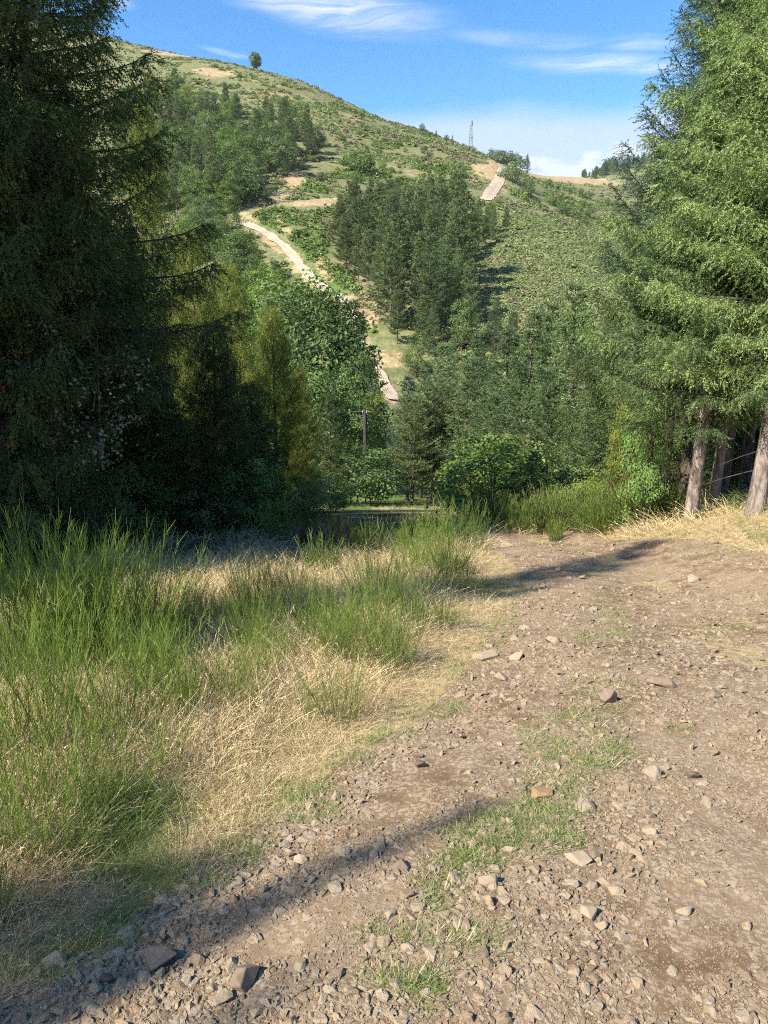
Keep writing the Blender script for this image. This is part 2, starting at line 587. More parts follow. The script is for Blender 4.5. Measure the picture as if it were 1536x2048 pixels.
def stone_mat():
    m, g = new_mat('stone')
    tc = g('ShaderNodeTexCoord'); oi = g('ShaderNodeObjectInfo')
    add = g('ShaderNodeVectorMath', operation='ADD')
    cmb = g('ShaderNodeCombineXYZ')
    sc = g.math('MULTIPLY', oi.outputs['Random'], 50.0)
    g.l.new(sc, cmb.inputs[0])
    g.l.new(tc.outputs['Object'], add.inputs[0]); g.l.new(cmb.outputs[0], add.inputs[1])
    n = g.noise(add.outputs[0], 1.6, 6, 0.62)
    n2 = g.noise(add.outputs[0], 9.0, 5, 0.65)
    ramp = g('ShaderNodeValToRGB')
    els = ramp.color_ramp.elements
    els[0].position = 0.0; els[0].color = (0.16, 0.112, 0.068, 1)
    els[1].position = 1.0; els[1].color = (0.50, 0.41, 0.305, 1)
    for p, c in ((0.3, (0.275, 0.20, 0.128, 1)), (0.55, (0.385, 0.295, 0.195, 1)), (0.75, (0.33, 0.275, 0.21, 1)), (0.88, (0.42, 0.30, 0.19, 1))):
        e = els.new(p); e.color = c
    f = g.math('ADD', g.math('MULTIPLY', oi.outputs['Random'], 0.75), g.math('MULTIPLY', g.math('SUBTRACT', n, 0.4), 0.8), clamp=True)
    g.l.new(f, ramp.inputs[0])
    col = g.mix(g.smooth(n2, 0.35, 0.8), ramp.outputs[0], (0.355, 0.27, 0.18, 1))
    b = g('ShaderNodeBsdfPrincipled')
    g.l.new(col, b.inputs['Base Color']); b.inputs['Roughness'].default_value = 0.88
    b.inputs['Specular IOR Level'].default_value = 0.25
    bp = g('ShaderNodeBump'); bp.inputs['Strength'].default_value = 0.5; bp.inputs['Distance'].default_value = 0.12
    g.l.new(g.math('ADD', n, g.math('MULTIPLY', n2, 0.5)), bp.inputs['Height']); g.l.new(bp.outputs[0], b.inputs['Normal'])
    finish(g, b.outputs[0])
    return m


M['stone'] = stone_mat()
M['stone_orange'] = plain_mat('ochre_stone', (0.27, 0.17, 0.085), 0.9, var=0.5, scale=3)
M['stone_dark'] = plain_mat('dark_stone', (0.12, 0.085, 0.065), 0.9, var=0.5, scale=3)
M['stone_pale'] = plain_mat('pale_stone', (0.32, 0.245, 0.17), 0.9, var=0.3, scale=3)
M['stone_brown'] = plain_mat('brown_stone', (0.21, 0.15, 0.105), 0.9, var=0.45, scale=3)


def track_mat():
    m, g = new_mat('stony_earth')
    tc = g('ShaderNodeTexCoord')
    P = tc.outputs['Object']
    big = g.noise(P, 0.9, 5, 0.6)
    med = g.noise(P, 6.0, 5, 0.65)
    fine = g.noise(P, 60.0, 4, 0.7)
    vo = g('ShaderNodeTexVoronoi', feature='F1'); vo.inputs['Scale'].default_value = 42.0
    vo.inputs['Randomness'].default_value = 1.0
    wob = g('ShaderNodeVectorMath', operation='MULTIPLY_ADD')
    nz = g('ShaderNodeTexNoise'); nz.inputs['Scale'].default_value = 30
    g.l.new(P, nz.inputs['Vector'])
    g.l.new(nz.outputs['Color'], wob.inputs[0]); wob.inputs[1].default_value = (0.03, 0.03, 0.03); g.l.new(P, wob.inputs[2])
    g.l.new(wob.outputs[0], vo.inputs['Vector'])
    v2 = g('ShaderNodeTexVoronoi', feature='F1'); v2.inputs['Scale'].default_value = 95.0
    g.l.new(wob.outputs[0], v2.inputs['Vector'])
    earth = g.mix(g.smooth(med, 0.3, 0.7), (0.13, 0.081, 0.046, 1), (0.225, 0.15, 0.089, 1))
    earth = g.mix(g.smooth(big, 0.42, 0.62), earth, (0.24, 0.17, 0.108, 1))
    grav = g('ShaderNodeHueSaturation')
    grav.inputs['Saturation'].default_value = 0.05; grav.inputs['Value'].default_value = 0.40
    g.l.new(vo.outputs['Color'], grav.inputs['Color'])
    gcol = g.mix(0.8, grav.outputs[0], (0.35, 0.262, 0.168, 1))
    gm = g.math('MULTIPLY', g.smooth(vo.outputs['Distance'], 0.35, 0.62, 1.0, 0.0), g.smooth(med, 0.36, 0.6))
    col = g.mix(gm, earth, gcol)
    col = g.mix(g.math('MULTIPLY', g.smooth(fine, 0.5, 0.75), 0.3), col, (0.33, 0.24, 0.145, 1))
    b = g('ShaderNodeBsdfPrincipled')
    g.l.new(col, b.inputs['Base Color']); b.inputs['Roughness'].default_value = 0.95
    b.inputs['Specular IOR Level'].default_value = 0.15
    h = g.math('ADD', g.math('MULTIPLY', g.math('SUBTRACT', 1.0, vo.outputs['Distance']), g.math('ADD', 0.35, med)),
               g.math('MULTIPLY', g.math('SUBTRACT', 1.0, v2.outputs['Distance']), 0.35))
    h = g.math('ADD', h, g.math('MULTIPLY', fine, 0.3))
    bp = g('ShaderNodeBump'); bp.inputs['Strength'].default_value = 0.4; bp.inputs['Distance'].default_value = 0.006
    g.l.new(h, bp.inputs['Height']); g.l.new(bp.outputs[0], b.inputs['Normal'])
    finish(g, b.outputs[0])
    return m


def ground_mat():
    """meadow and hillside; masks stored on the sheet say what grows, lies bare or is darkened as shade where"""
    m, g = new_mat('meadow_and_hillside')
    tc = g('ShaderNodeTexCoord'); P = tc.outputs['Object']
    a_far = g('ShaderNodeAttribute', attribute_name='far').outputs['Fac']
    a_dry = g('ShaderNodeAttribute', attribute_name='dry').outputs['Fac']
    a_grn = g('ShaderNodeAttribute', attribute_name='lush').outputs['Fac']
    a_shade = g('ShaderNodeAttribute', attribute_name='litter_shade').outputs['Fac']
    n1 = g.noise(P, 1.1, 5, 0.6); n2 = g.noise(P, 12.0, 5, 0.65)
    nA = g.noise(P, 0.09, 6, 0.62); nB = g.noise(P, 0.7, 5, 0.65)
    near = g.mix(g.smooth(n2, 0.3, 0.7), (0.22, 0.16, 0.09, 1), (0.45, 0.35, 0.19, 1))
    near = g.mix(g.smooth(n1, 0.5, 0.7), near, (0.15, 0.15, 0.055, 1))
    scrub = g.mix(g.smooth(nB, 0.35, 0.65), (0.125, 0.14, 0.06, 1), (0.22, 0.215, 0.10, 1))
    scrub = g.mix(g.smooth(nA, 0.55, 0.68), scrub, (0.30, 0.22, 0.125, 1))
    green = g.mix(g.smooth(nB, 0.3, 0.7), (0.085, 0.135, 0.035, 1), (0.14, 0.20, 0.055, 1))
    col = g.mix(a_far, near, scrub)
    col = g.mix(a_shade, col, g.mix(g.smooth(n2, 0.3, 0.7), (0.045, 0.032, 0.02, 1), (0.12, 0.085, 0.05, 1)))  # dark brown put into the ground colour to deepen the left wood's shade
    col = g.mix(a_grn, col, green)
    soil = g.mix(g.smooth(nB, 0.35, 0.7), (0.33, 0.235, 0.13, 1), (0.47, 0.355, 0.21, 1))
    nC = g.noise(P, 0.33, 6, 0.7)
    col = g.mix(g.smooth(g.math('ADD', a_dry, g.math('MULTIPLY', g.math('SUBTRACT', nC, 0.5), 1.9)), 0.40, 0.75, 0.0, 0.9), col, soil)
    b = g('ShaderNodeBsdfPrincipled')
    g.l.new(col, b.inputs['Base Color']); b.inputs['Roughness'].default_value = 0.95
    b.inputs['Specular IOR Level'].default_value = 0.1
    bp = g('ShaderNodeBump'); bp.inputs['Strength'].default_value = 0.7; bp.inputs['Distance'].default_value = 0.05
    g.l.new(n2, bp.inputs['Height'])
    bp2 = g('ShaderNodeBump'); bp2.inputs['Strength'].default_value = 0.6; bp2.inputs['Distance'].default_value = 0.9
    g.l.new(g.math('MULTIPLY', nB, a_far), bp2.inputs['Height']); g.l.new(bp.outputs[0], bp2.inputs['Normal'])
    g.l.new(bp2.outputs[0], b.inputs['Normal'])
    finish(g, b.outputs[0])
    return m


def dirt_road_mat():
    m, g = new_mat('pale_dirt_road')
    tc = g('ShaderNodeTexCoord'); P = tc.outputs['Object']
    n = g.noise(P, 0.5, 5, 0.6)
    col = g.mix(g.smooth(n, 0.35, 0.65), (0.34, 0.265, 0.185, 1), (0.46, 0.37, 0.27, 1))
    ru = g('ShaderNodeAttribute', attribute_name='tint').outputs['Fac']
    col = g.mix(g.math('MULTIPLY', g.smooth(ru, 0.5, 1.0), 0.6), col, (0.27, 0.22, 0.13, 1))
    b = g('ShaderNodeBsdfPrincipled'); g.l.new(col, b.inputs['Base Color']); b.inputs['Roughness'].default_value = 0.95
    finish(g, b.outputs[0])
    return m


M['track'] = track_mat()
M['ground'] = ground_mat()
M['road'] = dirt_road_mat()

# ------------------------------------------------------------------ terrain sheet
# picture ellipses (u, v, half width, half height, tilt degrees, strength)
DRY = [(590, 360, 26, 18, 0, 1), (560, 392, 22, 12, 0, .9), (650, 404, 100, 8, -3, 1), (500, 432, 30, 8, 20, .8), (720, 400, 40, 6, 0, .8),
       (840, 346, 40, 8, 0, .5), (850, 384, 40, 8, 0, .6), (795, 400, 25, 8, 0, .6), (960, 340, 22, 14, 30, .9), (985, 335, 20, 30, 20, 1), (1010, 372, 10, 20, 0, .6),
       (700, 602, 34, 12, 0, .75), (745, 640, 18, 22, 0, .7), (775, 718, 44, 22, 0, .8), (730, 690, 18, 24, 0, .6), (655, 548, 22, 14, 40, .8), (560, 440, 14, 20, 0, .6),
       (545, 490, 40, 9, 35, .8), (590, 540, 26, 8, 50, .7), (570, 455, 30, 9, 40, .7), (640, 530, 12, 24, -20, .7),
       (400, 112, 90, 7, 6, .9), (430, 145, 50, 9, 5, .9), (330, 106, 60, 5, 6, .8), (560, 190, 40, 6, 12, .6), (700, 235, 30, 6, 20, .6),
       (1160, 360, 110, 9, 5, 1), (1150, 590, 12, 22, 0, .6), (1080, 480, 30, 6, 0, .5), (1100, 350, 60, 8, 0, 1),
       (735, 1036, 60, 5, 4, .5)]
LUSH = [(620, 375, 40, 10, 10, 1), (540, 440, 50, 22, -10, 1), (620, 490, 40, 40, 0, .8), (660, 560, 50, 34, 0, 1), (700, 350, 60, 10, 0, .8), (900, 340, 60, 12, 0, .7),
        (840, 366, 60, 9, 0, .8), (700, 425, 60, 12, 0, .7), (740, 660, 14, 12, 0, .8), (730, 1000, 110, 24, 0, 1), (640, 980, 120, 30, 0, .8),
        (800, 1000, 60, 20, 0, .8), (1300, 345, 150, 18, -5, .35)]


def ell(u, v, lst):
    o = np.zeros_like(u)
    for a, b, w, h, t, k in lst:
        t = math.radians(t)
        du, dv = u - a, v - b
        p = (du * math.cos(t) + dv * math.sin(t)) / w; q = (-du * math.sin(t) + dv * math.cos(t)) / h
        o = np.maximum(o, k * (1 - smoothstep(0.55, 1.35, np.sqrt(p * p + q * q))))
    return o


def masks(x, y, z):
    r = np.hypot(x, y)
    u, v, d = project(x, y, z)
    ok = (d > 1) & (r > 25)
    dry = np.where(ok, ell(u, v, DRY), 0.0)
    if ROADS:
        dry = np.maximum(dry, 0.6 * road_cut(x, y, 0.8, 2.6))
    lush = np.where(ok, ell(u, v, LUSH), 0.0)
    return dry, lush


def litter_shade(x, y):
    """brown needle floor under the left wood, coloured dark to deepen its shade"""
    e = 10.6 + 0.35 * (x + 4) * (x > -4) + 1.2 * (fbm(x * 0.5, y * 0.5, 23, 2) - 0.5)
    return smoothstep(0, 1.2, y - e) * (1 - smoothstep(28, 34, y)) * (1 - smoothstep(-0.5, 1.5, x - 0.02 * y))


def build_ground():
    azf = np.radians(np.arange(-42, 42.01, 0.26))
    side = np.radians(np.arange(45, 180, 5.0))
    az = np.concatenate([-side[::-1], azf, side])
    lg = lambda a, b, n: np.exp(np.linspace(math.log(a), math.log(b), n, endpoint=False))
    r = np.concatenate([lg(0.5, 20, 115), lg(20, 70, 60), lg(70, 450, 215), lg(450, 1400, 32)])
    A, R_ = np.meshgrid(az, r)
    X = np.sin(A) * R_; Y = np.cos(A) * R_
    Z = hz(X, Y) - 0.16 * road_cut(X, Y)
    far = smoothstep(20, 55, R_) * (np.cos(A) > 0)
    dry, lush = masks(X, Y, Z)
    n, k = A.shape
    V = np.stack([X, Y, Z], -1).reshape(-1, 3)
    i, j = np.meshgrid(np.arange(n - 1), np.arange(k), indexing='ij')
    j2 = (j + 1) % k
    a = i * k + j; b = i * k + j2; c = (i + 1) * k + j2; d = (i + 1) * k + j
    T = np.concatenate([np.stack([a, b, c], -1).reshape(-1, 3), np.stack([a, c, d], -1).reshape(-1, 3)])
    V = np.concatenate([V, [[0, 0, gz(0.0, 0.01)]]])
    cen = len(V) - 1
    jj = np.arange(k)
    T = np.concatenate([T, np.stack([np.full(k, cen), (jj + 1) % k, jj], -1)])
    T = T[:, ::-1]
    z1 = np.zeros(1)
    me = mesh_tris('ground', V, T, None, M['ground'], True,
                   {'far': np.concatenate([far.ravel(), z1]), 'litter_shade': np.concatenate([litter_shade(X, Y).ravel(), z1]), 'dry': np.concatenate([dry.ravel(), z1]), 'lush': np.concatenate([lush.ravel(), z1])})
    o = link('ground', me)
    tag(o, 'grassy slope, valley and scrubby hillside', 'ground', kind='structure')
    return o



# ------------------------------------------------------------------ the stony track
LEFT_PX = [(-240, 2300), (-60, 2080), (60, 1960), (235, 1880), (440, 1735), (640, 1590), (760, 1500), (880, 1425), (960, 1335), (1020, 1245), (1050, 1180), (1042, 1130), (1000, 1103), (960, 1088)]
_le = np.array([hit(u, v)[:2] for u, v in LEFT_PX])
_le = _le[np.argsort(_le[:, 1])]


def left_edge(y):
    return np.interp(y, _le[:, 1], _le[:, 0])


def right_edge(y):
    return np.interp(y, [0, 6, 9.5, 11.0, 12.0, 13.2, 15], [4.9, 4.9, 5.0, 4.8, 4.4, 4.5, 4.3])


def track_bump(x, y):
    # two wheel ruts, a low crown and fine unevenness
    w = (x - left_edge(y)) / np.maximum(right_edge(y) - left_edge(y), 0.1)
    return 0.03 * np.sin(w * 9.0) + 0.05 * (fbm(x * 1.7, y * 1.7, 41, 4) - 0.5) + 0.022 * (fbm(x * 9, y * 9, 43, 3) - 0.5)


def track_z(x, y):
    x = np.asarray(x, float); y = np.asarray(y, float)
    le, re = left_edge(y), right_edge(y)
    d = np.minimum(x - le, re - x)
    return hz(x, y) + 0.03 * smoothstep(-0.25, 0.25, d) - 0.05 * (1 - smoothstep(-0.3, -0.05, d)) + track_bump(x, y) * smoothstep(-0.1, 0.4, d)


def build_track():
    ys = np.exp(np.linspace(math.log(0.75), math.log(15.2), 260))
    ts = np.linspace(0, 1, 140)
    T_, Y = np.meshgrid(ts, ys)
    le, re = left_edge(Y) - 0.35, right_edge(Y) + 0.35
    X = le + (re - le) * T_
    Z = track_z(X, Y)
    n, k = X.shape
    V = np.stack([X, Y, Z], -1).reshape(-1, 3)
    i, j = np.meshgrid(np.arange(n - 1), np.arange(k - 1), indexing='ij')
    a = i * k + j; b = a + 1; c = a + k + 1; d = a + k
    T = np.concatenate([np.stack([a, b, c], -1).reshape(-1, 3), np.stack([a, c, d], -1).reshape(-1, 3)])
    o = link('track', mesh_tris('track', V, T, None, M['track'], True))
    tag(o, 'stony brown earth track running downhill', 'track', kind='structure')
    return o


track = build_track()


def road_ribbon(name, px, width, label, lift=0.06):
    pts = []
    for u, v in px:
        h = hit(u, v, 60)
        if h:
            pts.append(h)
    pts = np.array(pts)
    s = np.concatenate([[0], np.cumsum(np.hypot(*np.diff(pts[:, :2], axis=0).T))])
    ss = np.arange(0, s[-1], 1.2)
    cx = np.interp(ss, s, pts[:, 0]); cy = np.interp(ss, s, pts[:, 1])
    for _ in range(5):
        cx[1:-1] = (cx[:-2] + cx[1:-1] * 2 + cx[2:]) / 4; cy[1:-1] = (cy[:-2] + cy[1:-1] * 2 + cy[2:]) / 4
    d = nrm(np.stack([np.gradient(cx), np.gradient(cy)], -1))
    nx, ny = -d[:, 1], d[:, 0]
    w = np.linspace(-0.5, 0.5, 9)
    jit = 1 + 0.25 * (vnoise(ss * 0.3, ss * 0, 3) - 0.5)
    X = cx[:, None] + nx[:, None] * w[None] * width * jit[:, None]; Y = cy[:, None] + ny[:, None] * w[None] * width * jit[:, None]
    ed = (np.abs(w) > 0.4)[None] * np.sign(w)[None] * (vnoise(ss[:, None] * 0.5, w[None] * 9 + 20, 8) - 0.5) * 0.7
    X = X + nx[:, None] * ed; Y = Y + ny[:, None] * ed
    Z = hz(X, Y) + lift
    tint = np.broadcast_to(np.exp(-(w / 0.09) ** 2), X.shape)
    n, k = X.shape
    i, j = np.meshgrid(np.arange(n - 1), np.arange(k - 1), indexing='ij')
    a = i * k + j; b = a + 1; c = a + k + 1; e = a + k
    T = np.concatenate([np.stack([a, b, c], -1).reshape(-1, 3), np.stack([a, c, e], -1).reshape(-1, 3)])
    o = link(name, mesh_tris(name, np.stack([X, Y, Z], -1).reshape(-1, 3), T, tint.ravel(), M['road'], True))
    tag(o, label, 'road', kind='structure')
    return pts


ROADS = []
ROAD1 = [(790, 800), (766, 770), (748, 738), (722, 712), (712, 670), (704, 625), (680, 595), (640, 572), (612, 545), (585, 508), (548, 476), (505, 453), (470, 440)]
ROAD2 = [(970, 400), (985, 378), (1000, 356), (1006, 342), (1004, 330), (992, 323)]
ROADS = [road_ribbon('dirt_road', ROAD1, 1.8, 'pale dirt road climbing the hill opposite'),
         road_ribbon('dirt_road', ROAD2, 3.5, 'pale road bending over the shoulder of the hill')]


def road_cut(x, y, lo=1.5, hi=3.6):
    d = np.full(x.shape, 1e9)
    for p in ROADS:
        for a, b in zip(p[:-1, :2], p[1:, :2]):
            ab = b - a
            t = np.clip(((x - a[0]) * ab[0] + (y - a[1]) * ab[1]) / max(ab @ ab, 1e-6), 0, 1)
            d = np.minimum(d, np.hypot(x - a[0] - ab[0] * t, y - a[1] - ab[1] * t))
    return 1 - smoothstep(lo, hi, d)


ground = build_ground()


def road_dist(x, y):
    best = 1e9
    for p in ROADS:
        for a, b in zip(p[:-1, :2], p[1:, :2]):
            ab = b - a; t = max(0, min(1, ((x - a[0]) * ab[0] + (y - a[1]) * ab[1]) / max(ab @ ab, 1e-6)))
            best = min(best, math.hypot(x - a[0] - ab[0] * t, y - a[1] - ab[1] * t))
    return best


# ------------------------------------------------------------------ scatter by geometry nodes (only for what nobody could count)
def gn_scatter(name, templates, P, rot, scl, idx, label, cat, parent=None):
    col = bpy.data.collections.new(name + '_pieces')
    for i, me in enumerate(templates):
        o = bpy.data.objects.new('piece_%02d_%s' % (i, name), me)
        col.objects.link(o)
    P = np.asarray(P, np.float32)
    me = bpy.data.meshes.new(name)
    me.vertices.add(len(P)); me.vertices.foreach_set('co', P.ravel())
    a = me.attributes.new('rot', 'FLOAT_VECTOR', 'POINT'); a.data.foreach_set('vector', np.asarray(rot, np.float32).ravel())
    a = me.attributes.new('scl', 'FLOAT_VECTOR', 'POINT'); a.data.foreach_set('vector', np.asarray(scl, np.float32).ravel())
    a = me.attributes.new('idx', 'INT', 'POINT'); a.data.foreach_set('value', np.asarray(idx, np.int32))
    o = link(name, me, parent)
    ng = bpy.data.node_groups.new(name + '_scatter', 'GeometryNodeTree')
    ng.interface.new_socket('Geometry', in_out='INPUT', socket_type='NodeSocketGeometry')
    ng.interface.new_socket('Geometry', in_out='OUTPUT', socket_type='NodeSocketGeometry')
    n = ng.nodes; L = ng.links
    gi = n.new('NodeGroupInput'); go = n.new('NodeGroupOutput')
    ci = n.new('GeometryNodeCollectionInfo'); ci.inputs['Collection'].default_value = col
    ci.inputs['Separate Children'].default_value = True; ci.inputs['Reset Children'].default_value = True
    ip = n.new('GeometryNodeInstanceOnPoints'); ip.inputs['Pick Instance'].default_value = True

    def attr(nm, ty):
        q = n.new('GeometryNodeInputNamedAttribute'); q.data_type = ty; q.inputs['Name'].default_value = nm
        return q.outputs['Attribute']
    er = n.new('FunctionNodeEulerToRotation')
    L.new(attr('rot', 'FLOAT_VECTOR'), er.inputs[0])
    L.new(gi.outputs[0], ip.inputs['Points']); L.new(ci.outputs[0], ip.inputs['Instance'])
    L.new(attr('idx', 'INT'), ip.inputs['Instance Index']); L.new(er.outputs[0], ip.inputs['Rotation'])
    L.new(attr('scl', 'FLOAT_VECTOR'), ip.inputs['Scale'])
    L.new(ip.outputs[0], go.inputs[0])
    md = o.modifiers.new('scatter', 'NODES'); md.node_group = ng
    tag(o, label, cat if parent is None else None, kind='stuff')
    return o


def bake_scatter(name, templates, P, rot, scl, idx, label, cat, mats):
    """the same, joined into one mesh (cheaper to trace where pieces overlap a lot)"""
    P = np.asarray(P, float); out = []; tin = []; mid = []
    for k, me in enumerate(templates):
        w = np.nonzero(idx == k)[0]
        if len(w) == 0:
            continue
        V = np.empty(len(me.vertices) * 3, np.float32); me.vertices.foreach_get('co', V); V = V.reshape(-1, 3)
        t = np.empty(len(V), np.float32); me.attributes['tint'].data.foreach_get('value', t)
        rx, ry, rz = rot[w].T
        cx, sx, cy, sy, cz, sz = np.cos(rx), np.sin(rx), np.cos(ry), np.sin(ry), np.cos(rz), np.sin(rz)
        Rm = np.empty((len(w), 3, 3))
        Rm[:, 0] = np.stack([cy * cz, sx * sy * cz - cx * sz, cx * sy * cz + sx * sz], -1)
        Rm[:, 1] = np.stack([cy * sz, sx * sy * sz + cx * cz, cx * sy * sz - sx * cz], -1)
        Rm[:, 2] = np.stack([-sy, sx * cy, cx * cy], -1)
        Rm = Rm * scl[w][:, None, :]
        out.append((np.einsum('nij,vj->nvi', Rm, V) + P[w][:, None]).reshape(-1, 3).astype(np.float32))
        tin.append(np.clip(t[None] + rng.normal(0, 0.10, (len(w), 1)), 0, 1).reshape(-1))
        mid.append(np.full(len(w) * len(V) // 3, mats.index(me.materials[0]), np.int32))
    me = mesh_tris(name, np.concatenate(out), None, np.concatenate(tin))
    for m in mats:
        me.materials.append(m)
    me.polygons.foreach_set('material_index', np.concatenate(mid))
    o = link(name, me)
    tag(o, label, cat, kind='stuff')
    return o


# ------------------------------------------------------------------ plant builders (mesh data, shared by copies)
def needle_tris(S, D, L, K, nl, nw, r, fwd=0.62, off=0.0):
    """S starts, D directions, L lengths of shoots; K needle tufts on each"""
    n = len(S)
    t = (np.arange(K)[None] + r.random((n, K))) / K
    base = S[:, None] + D[:, None] * (L[:, None] * t)[..., None]
    rv = r.normal(size=(n, K, 3))
    perp = nrm(np.cross(np.broadcast_to(D[:, None], rv.shape), rv))
    nd = nrm(D[:, None] * fwd + perp * (1 - fwd * 0.6))
    w = nrm(np.cross(nd, r.normal(size=nd.shape))) * (nw / 2)
    ln = nl * (0.7 + 0.6 * r.random((n, K, 1))) * (1 - 0.35 * t[..., None])
    V = np.stack([base - w, base + w, base + nd * ln], 2)
    tint = np.clip(0.5 + np.reshape(off, (-1, 1)) + 0.24 * r.normal(size=(n, 1)) + 0.10 * r.normal(size=(n, K)), 0, 1)
    return V.reshape(-1, 3), np.repeat(tint.reshape(-1), 3)


LIMBS = {}


def conifer(seed, H, R, z0, nb, sec_sp, l2f, n3, sh, K, nl, nw, droop, hang, a_lo, a_hi, pw, up=0.25, r0=None, dead=0, limb_sides=4, min_r=0.0, sag=1.0, tier=0.0):
    """-> crown mesh data, trunk mesh data (metres, base at origin)"""
    r = np.random.default_rng(seed)
    r0 = r0 or H * 0.018
    SS, DD, LL, BT = [], [], [], []
    wood = Geo(); limb = Geo()
    zs = np.linspace(-0.3, H * 0.985, 22)
    lean = np.stack([0.02 * H * np.sin(zs / H * 2.2 + seed), 0.015 * H * np.cos(zs / H * 2.7 + seed) - 0.015 * H, zs], -1)
    rad = r0 * (1 - np.clip(zs / H, 0, 1)) ** 0.85 + 0.006 + r0 * 0.32 * np.exp(-np.maximum(zs, 0) / (r0 * 1.3))
    wood.add(*tube(lean, rad, 10, 0.12, seed))

    def axis(z):
        return np.array([np.interp(z, zs, lean[:, 0]), np.interp(z, zs, lean[:, 1]), z])
    for i in range(nb):
        f = (i + r.random()) / nb
        z = z0 + (H * 0.985 - z0) * f ** 0.92
        if tier:
            z = min(H * 0.985, max(z0 * 0.9, round(z / tier) * tier + r.normal() * 0.05))
        rel = (z - z0) / (H - z0)
        low = 0.55 + 0.45 * min(1.0, rel / 0.10)
        Lb = (R * ((1 - rel) ** pw) * low * (0.70 + 0.42 * r.random()) + min_r + 0.12)
        az = i * 2.39996 + r.normal() * 0.25
        sl_ = a_lo + (a_hi - a_lo) * rel + r.normal() * 0.08
        s = np.linspace(0, 1, 8)
        dirh = np.array([math.cos(az), math.sin(az), 0.0])
        zz = Lb * (sl_ * s - droop * s ** 2 + up * s ** 3.5)
        wig = Lb * 0.05 * np.sin(s * 5 + r.random() * 6)
        sd = np.array([-dirh[1], dirh[0], 0.0])
        pts = axis(z)[None] + dirh[None] * (Lb * s * (1 - 0.06 * s))[:, None] + sd[None] * wig[:, None]
        pts[:, 2] = z + zz
        limb.add(*tube(pts, np.linspace(max(0.012, Lb * 0.013), 0.004, 8), limb_sides))
        m = max(3, int(Lb / sec_sp))
        s2 = np.concatenate([(np.arange(m) + r.random(m)) / m] * 2)
        s2 = 0.10 + 0.90 * s2
        sg = np.concatenate([np.ones(m), -np.ones(m)])
        P2 = np.stack([np.interp(s2, s, pts[:, k]) for k in range(3)], -1)
        tan = nrm(np.gradient(pts, axis=0))
        T2 = nrm(np.stack([np.interp(s2, s, tan[:, k]) for k in range(3)], -1))
        l2 = np.clip(l2f * Lb * (1 - s2) ** 0.8 * (0.6 + 0.6 * r.random(2 * m)), 0, 1.3 * R / 3) + sh * 0.7
        d2 = nrm(T2 * 0.6 + sd[None] * sg[:, None] * 0.8 + np.array([0, 0, -0.55 * hang]) + r.normal(size=P2.shape) * 0.13)
        bt = 0.13 * r.normal()
        n_before = sum(len(q) for q in SS)
        # secondary axes bear needles too
        SS.append(P2); DD.append(d2); LL.append(l2)
        t3 = (np.arange(n3)[None] + r.random((2 * m, n3))) / n3
        P3 = P2[:, None] + d2[:, None] * (l2[:, None] * t3)[..., None]
        P3[..., 2] -= hang * sag * 0.35 * l2[:, None] * t3 ** 2
        alt = np.where(np.arange(n3) % 2 == 0, 1.0, -1.0)[None, :, None]
        cr = nrm(np.cross(d2, np.array([0, 0, 1.0])))[:, None]
        d3 = nrm(d2[:, None] * (0.75 - 0.6 * hang) + cr * alt * 0.55 * (1 - 0.6 * hang) + np.array([0, 0, -1.0]) * hang * 1.1 + r.normal(size=P3.shape) * 0.2)
        L3 = sh * (0.55 + 0.75 * r.random((2 * m, n3))) * (0.55 + 0.45 * np.clip(l2[:, None] / (sh * 1.5), 0, 1))
        SS.append(P3.reshape(-1, 3)); DD.append(d3.reshape(-1, 3)); LL.append(L3.reshape(-1))
        # end of the bough
        SS.append(pts[5:7]); DD.append(nrm(pts[6:8] - pts[5:7])); LL.append(np.linalg.norm(pts[6:8] - pts[5:7], axis=1) + sh * 0.4)
        BT.append(np.full(sum(len(q) for q in SS) - n_before, bt))
    BT.append(np.zeros(4))
    # leader
    top = axis(H * 0.95)
    SS.append(np.repeat(top[None], 4, 0)); DD.append(nrm(np.array([[0, 0, 1.0]] * 4) + r.normal(size=(4, 3)) * 0.1)); LL.append(np.full(4, H * 0.05 + sh))
    for i in range(dead):
        z = z0 * (0.25 + 0.75 * r.random()); az = r.random() * 6.28; Lb = R * (0.2 + 0.35 * r.random())
        s = np.linspace(0, 1, 5)[:, None]
        d = np.array([math.cos(az), math.sin(az), -0.15 - 0.2 * r.random()])
        limb.add(*tube(axis(z)[None] + d[None] * Lb * s + np.array([[0, 0, -0.12]]) * s ** 2, np.linspace(0.016, 0.004, 5), 3))
    V, tint = needle_tris(np.concatenate(SS), np.concatenate(DD), np.concatenate(LL), K, nl, nw, r, off=np.concatenate(BT))
    LIMBS[seed] = limb.mesh('conifer_boughs', M['bark_dark'], True)
    tm = wood.mesh('conifer_trunk', M['bark'], True)
    tm['limbs'] = seed
    return mesh_tris('needle_crown', V, None, tint, M['fir']), tm


def leaf_quads(C, Nrm, size, r, aspect=0.62):
    """leaf-shaped pairs of triangles folded along the midrib"""
    n = len(C)
    a = nrm(np.cross(Nrm, r.normal(size=(n, 3)))); b = np.cross(Nrm, a)
    s = size * (0.6 + 0.7 * r.random((n, 1)))
    tip = C + a * s * 0.5; tail = C - a * s * 0.5
    k = Nrm * s * 0.12
    l = C + b * s * 0.5 * aspect + k; rr = C - b * s * 0.5 * aspect + k
    V = np.stack([tail, rr, tip, tail, tip, l], 1)
    return V.reshape(-1, 3)


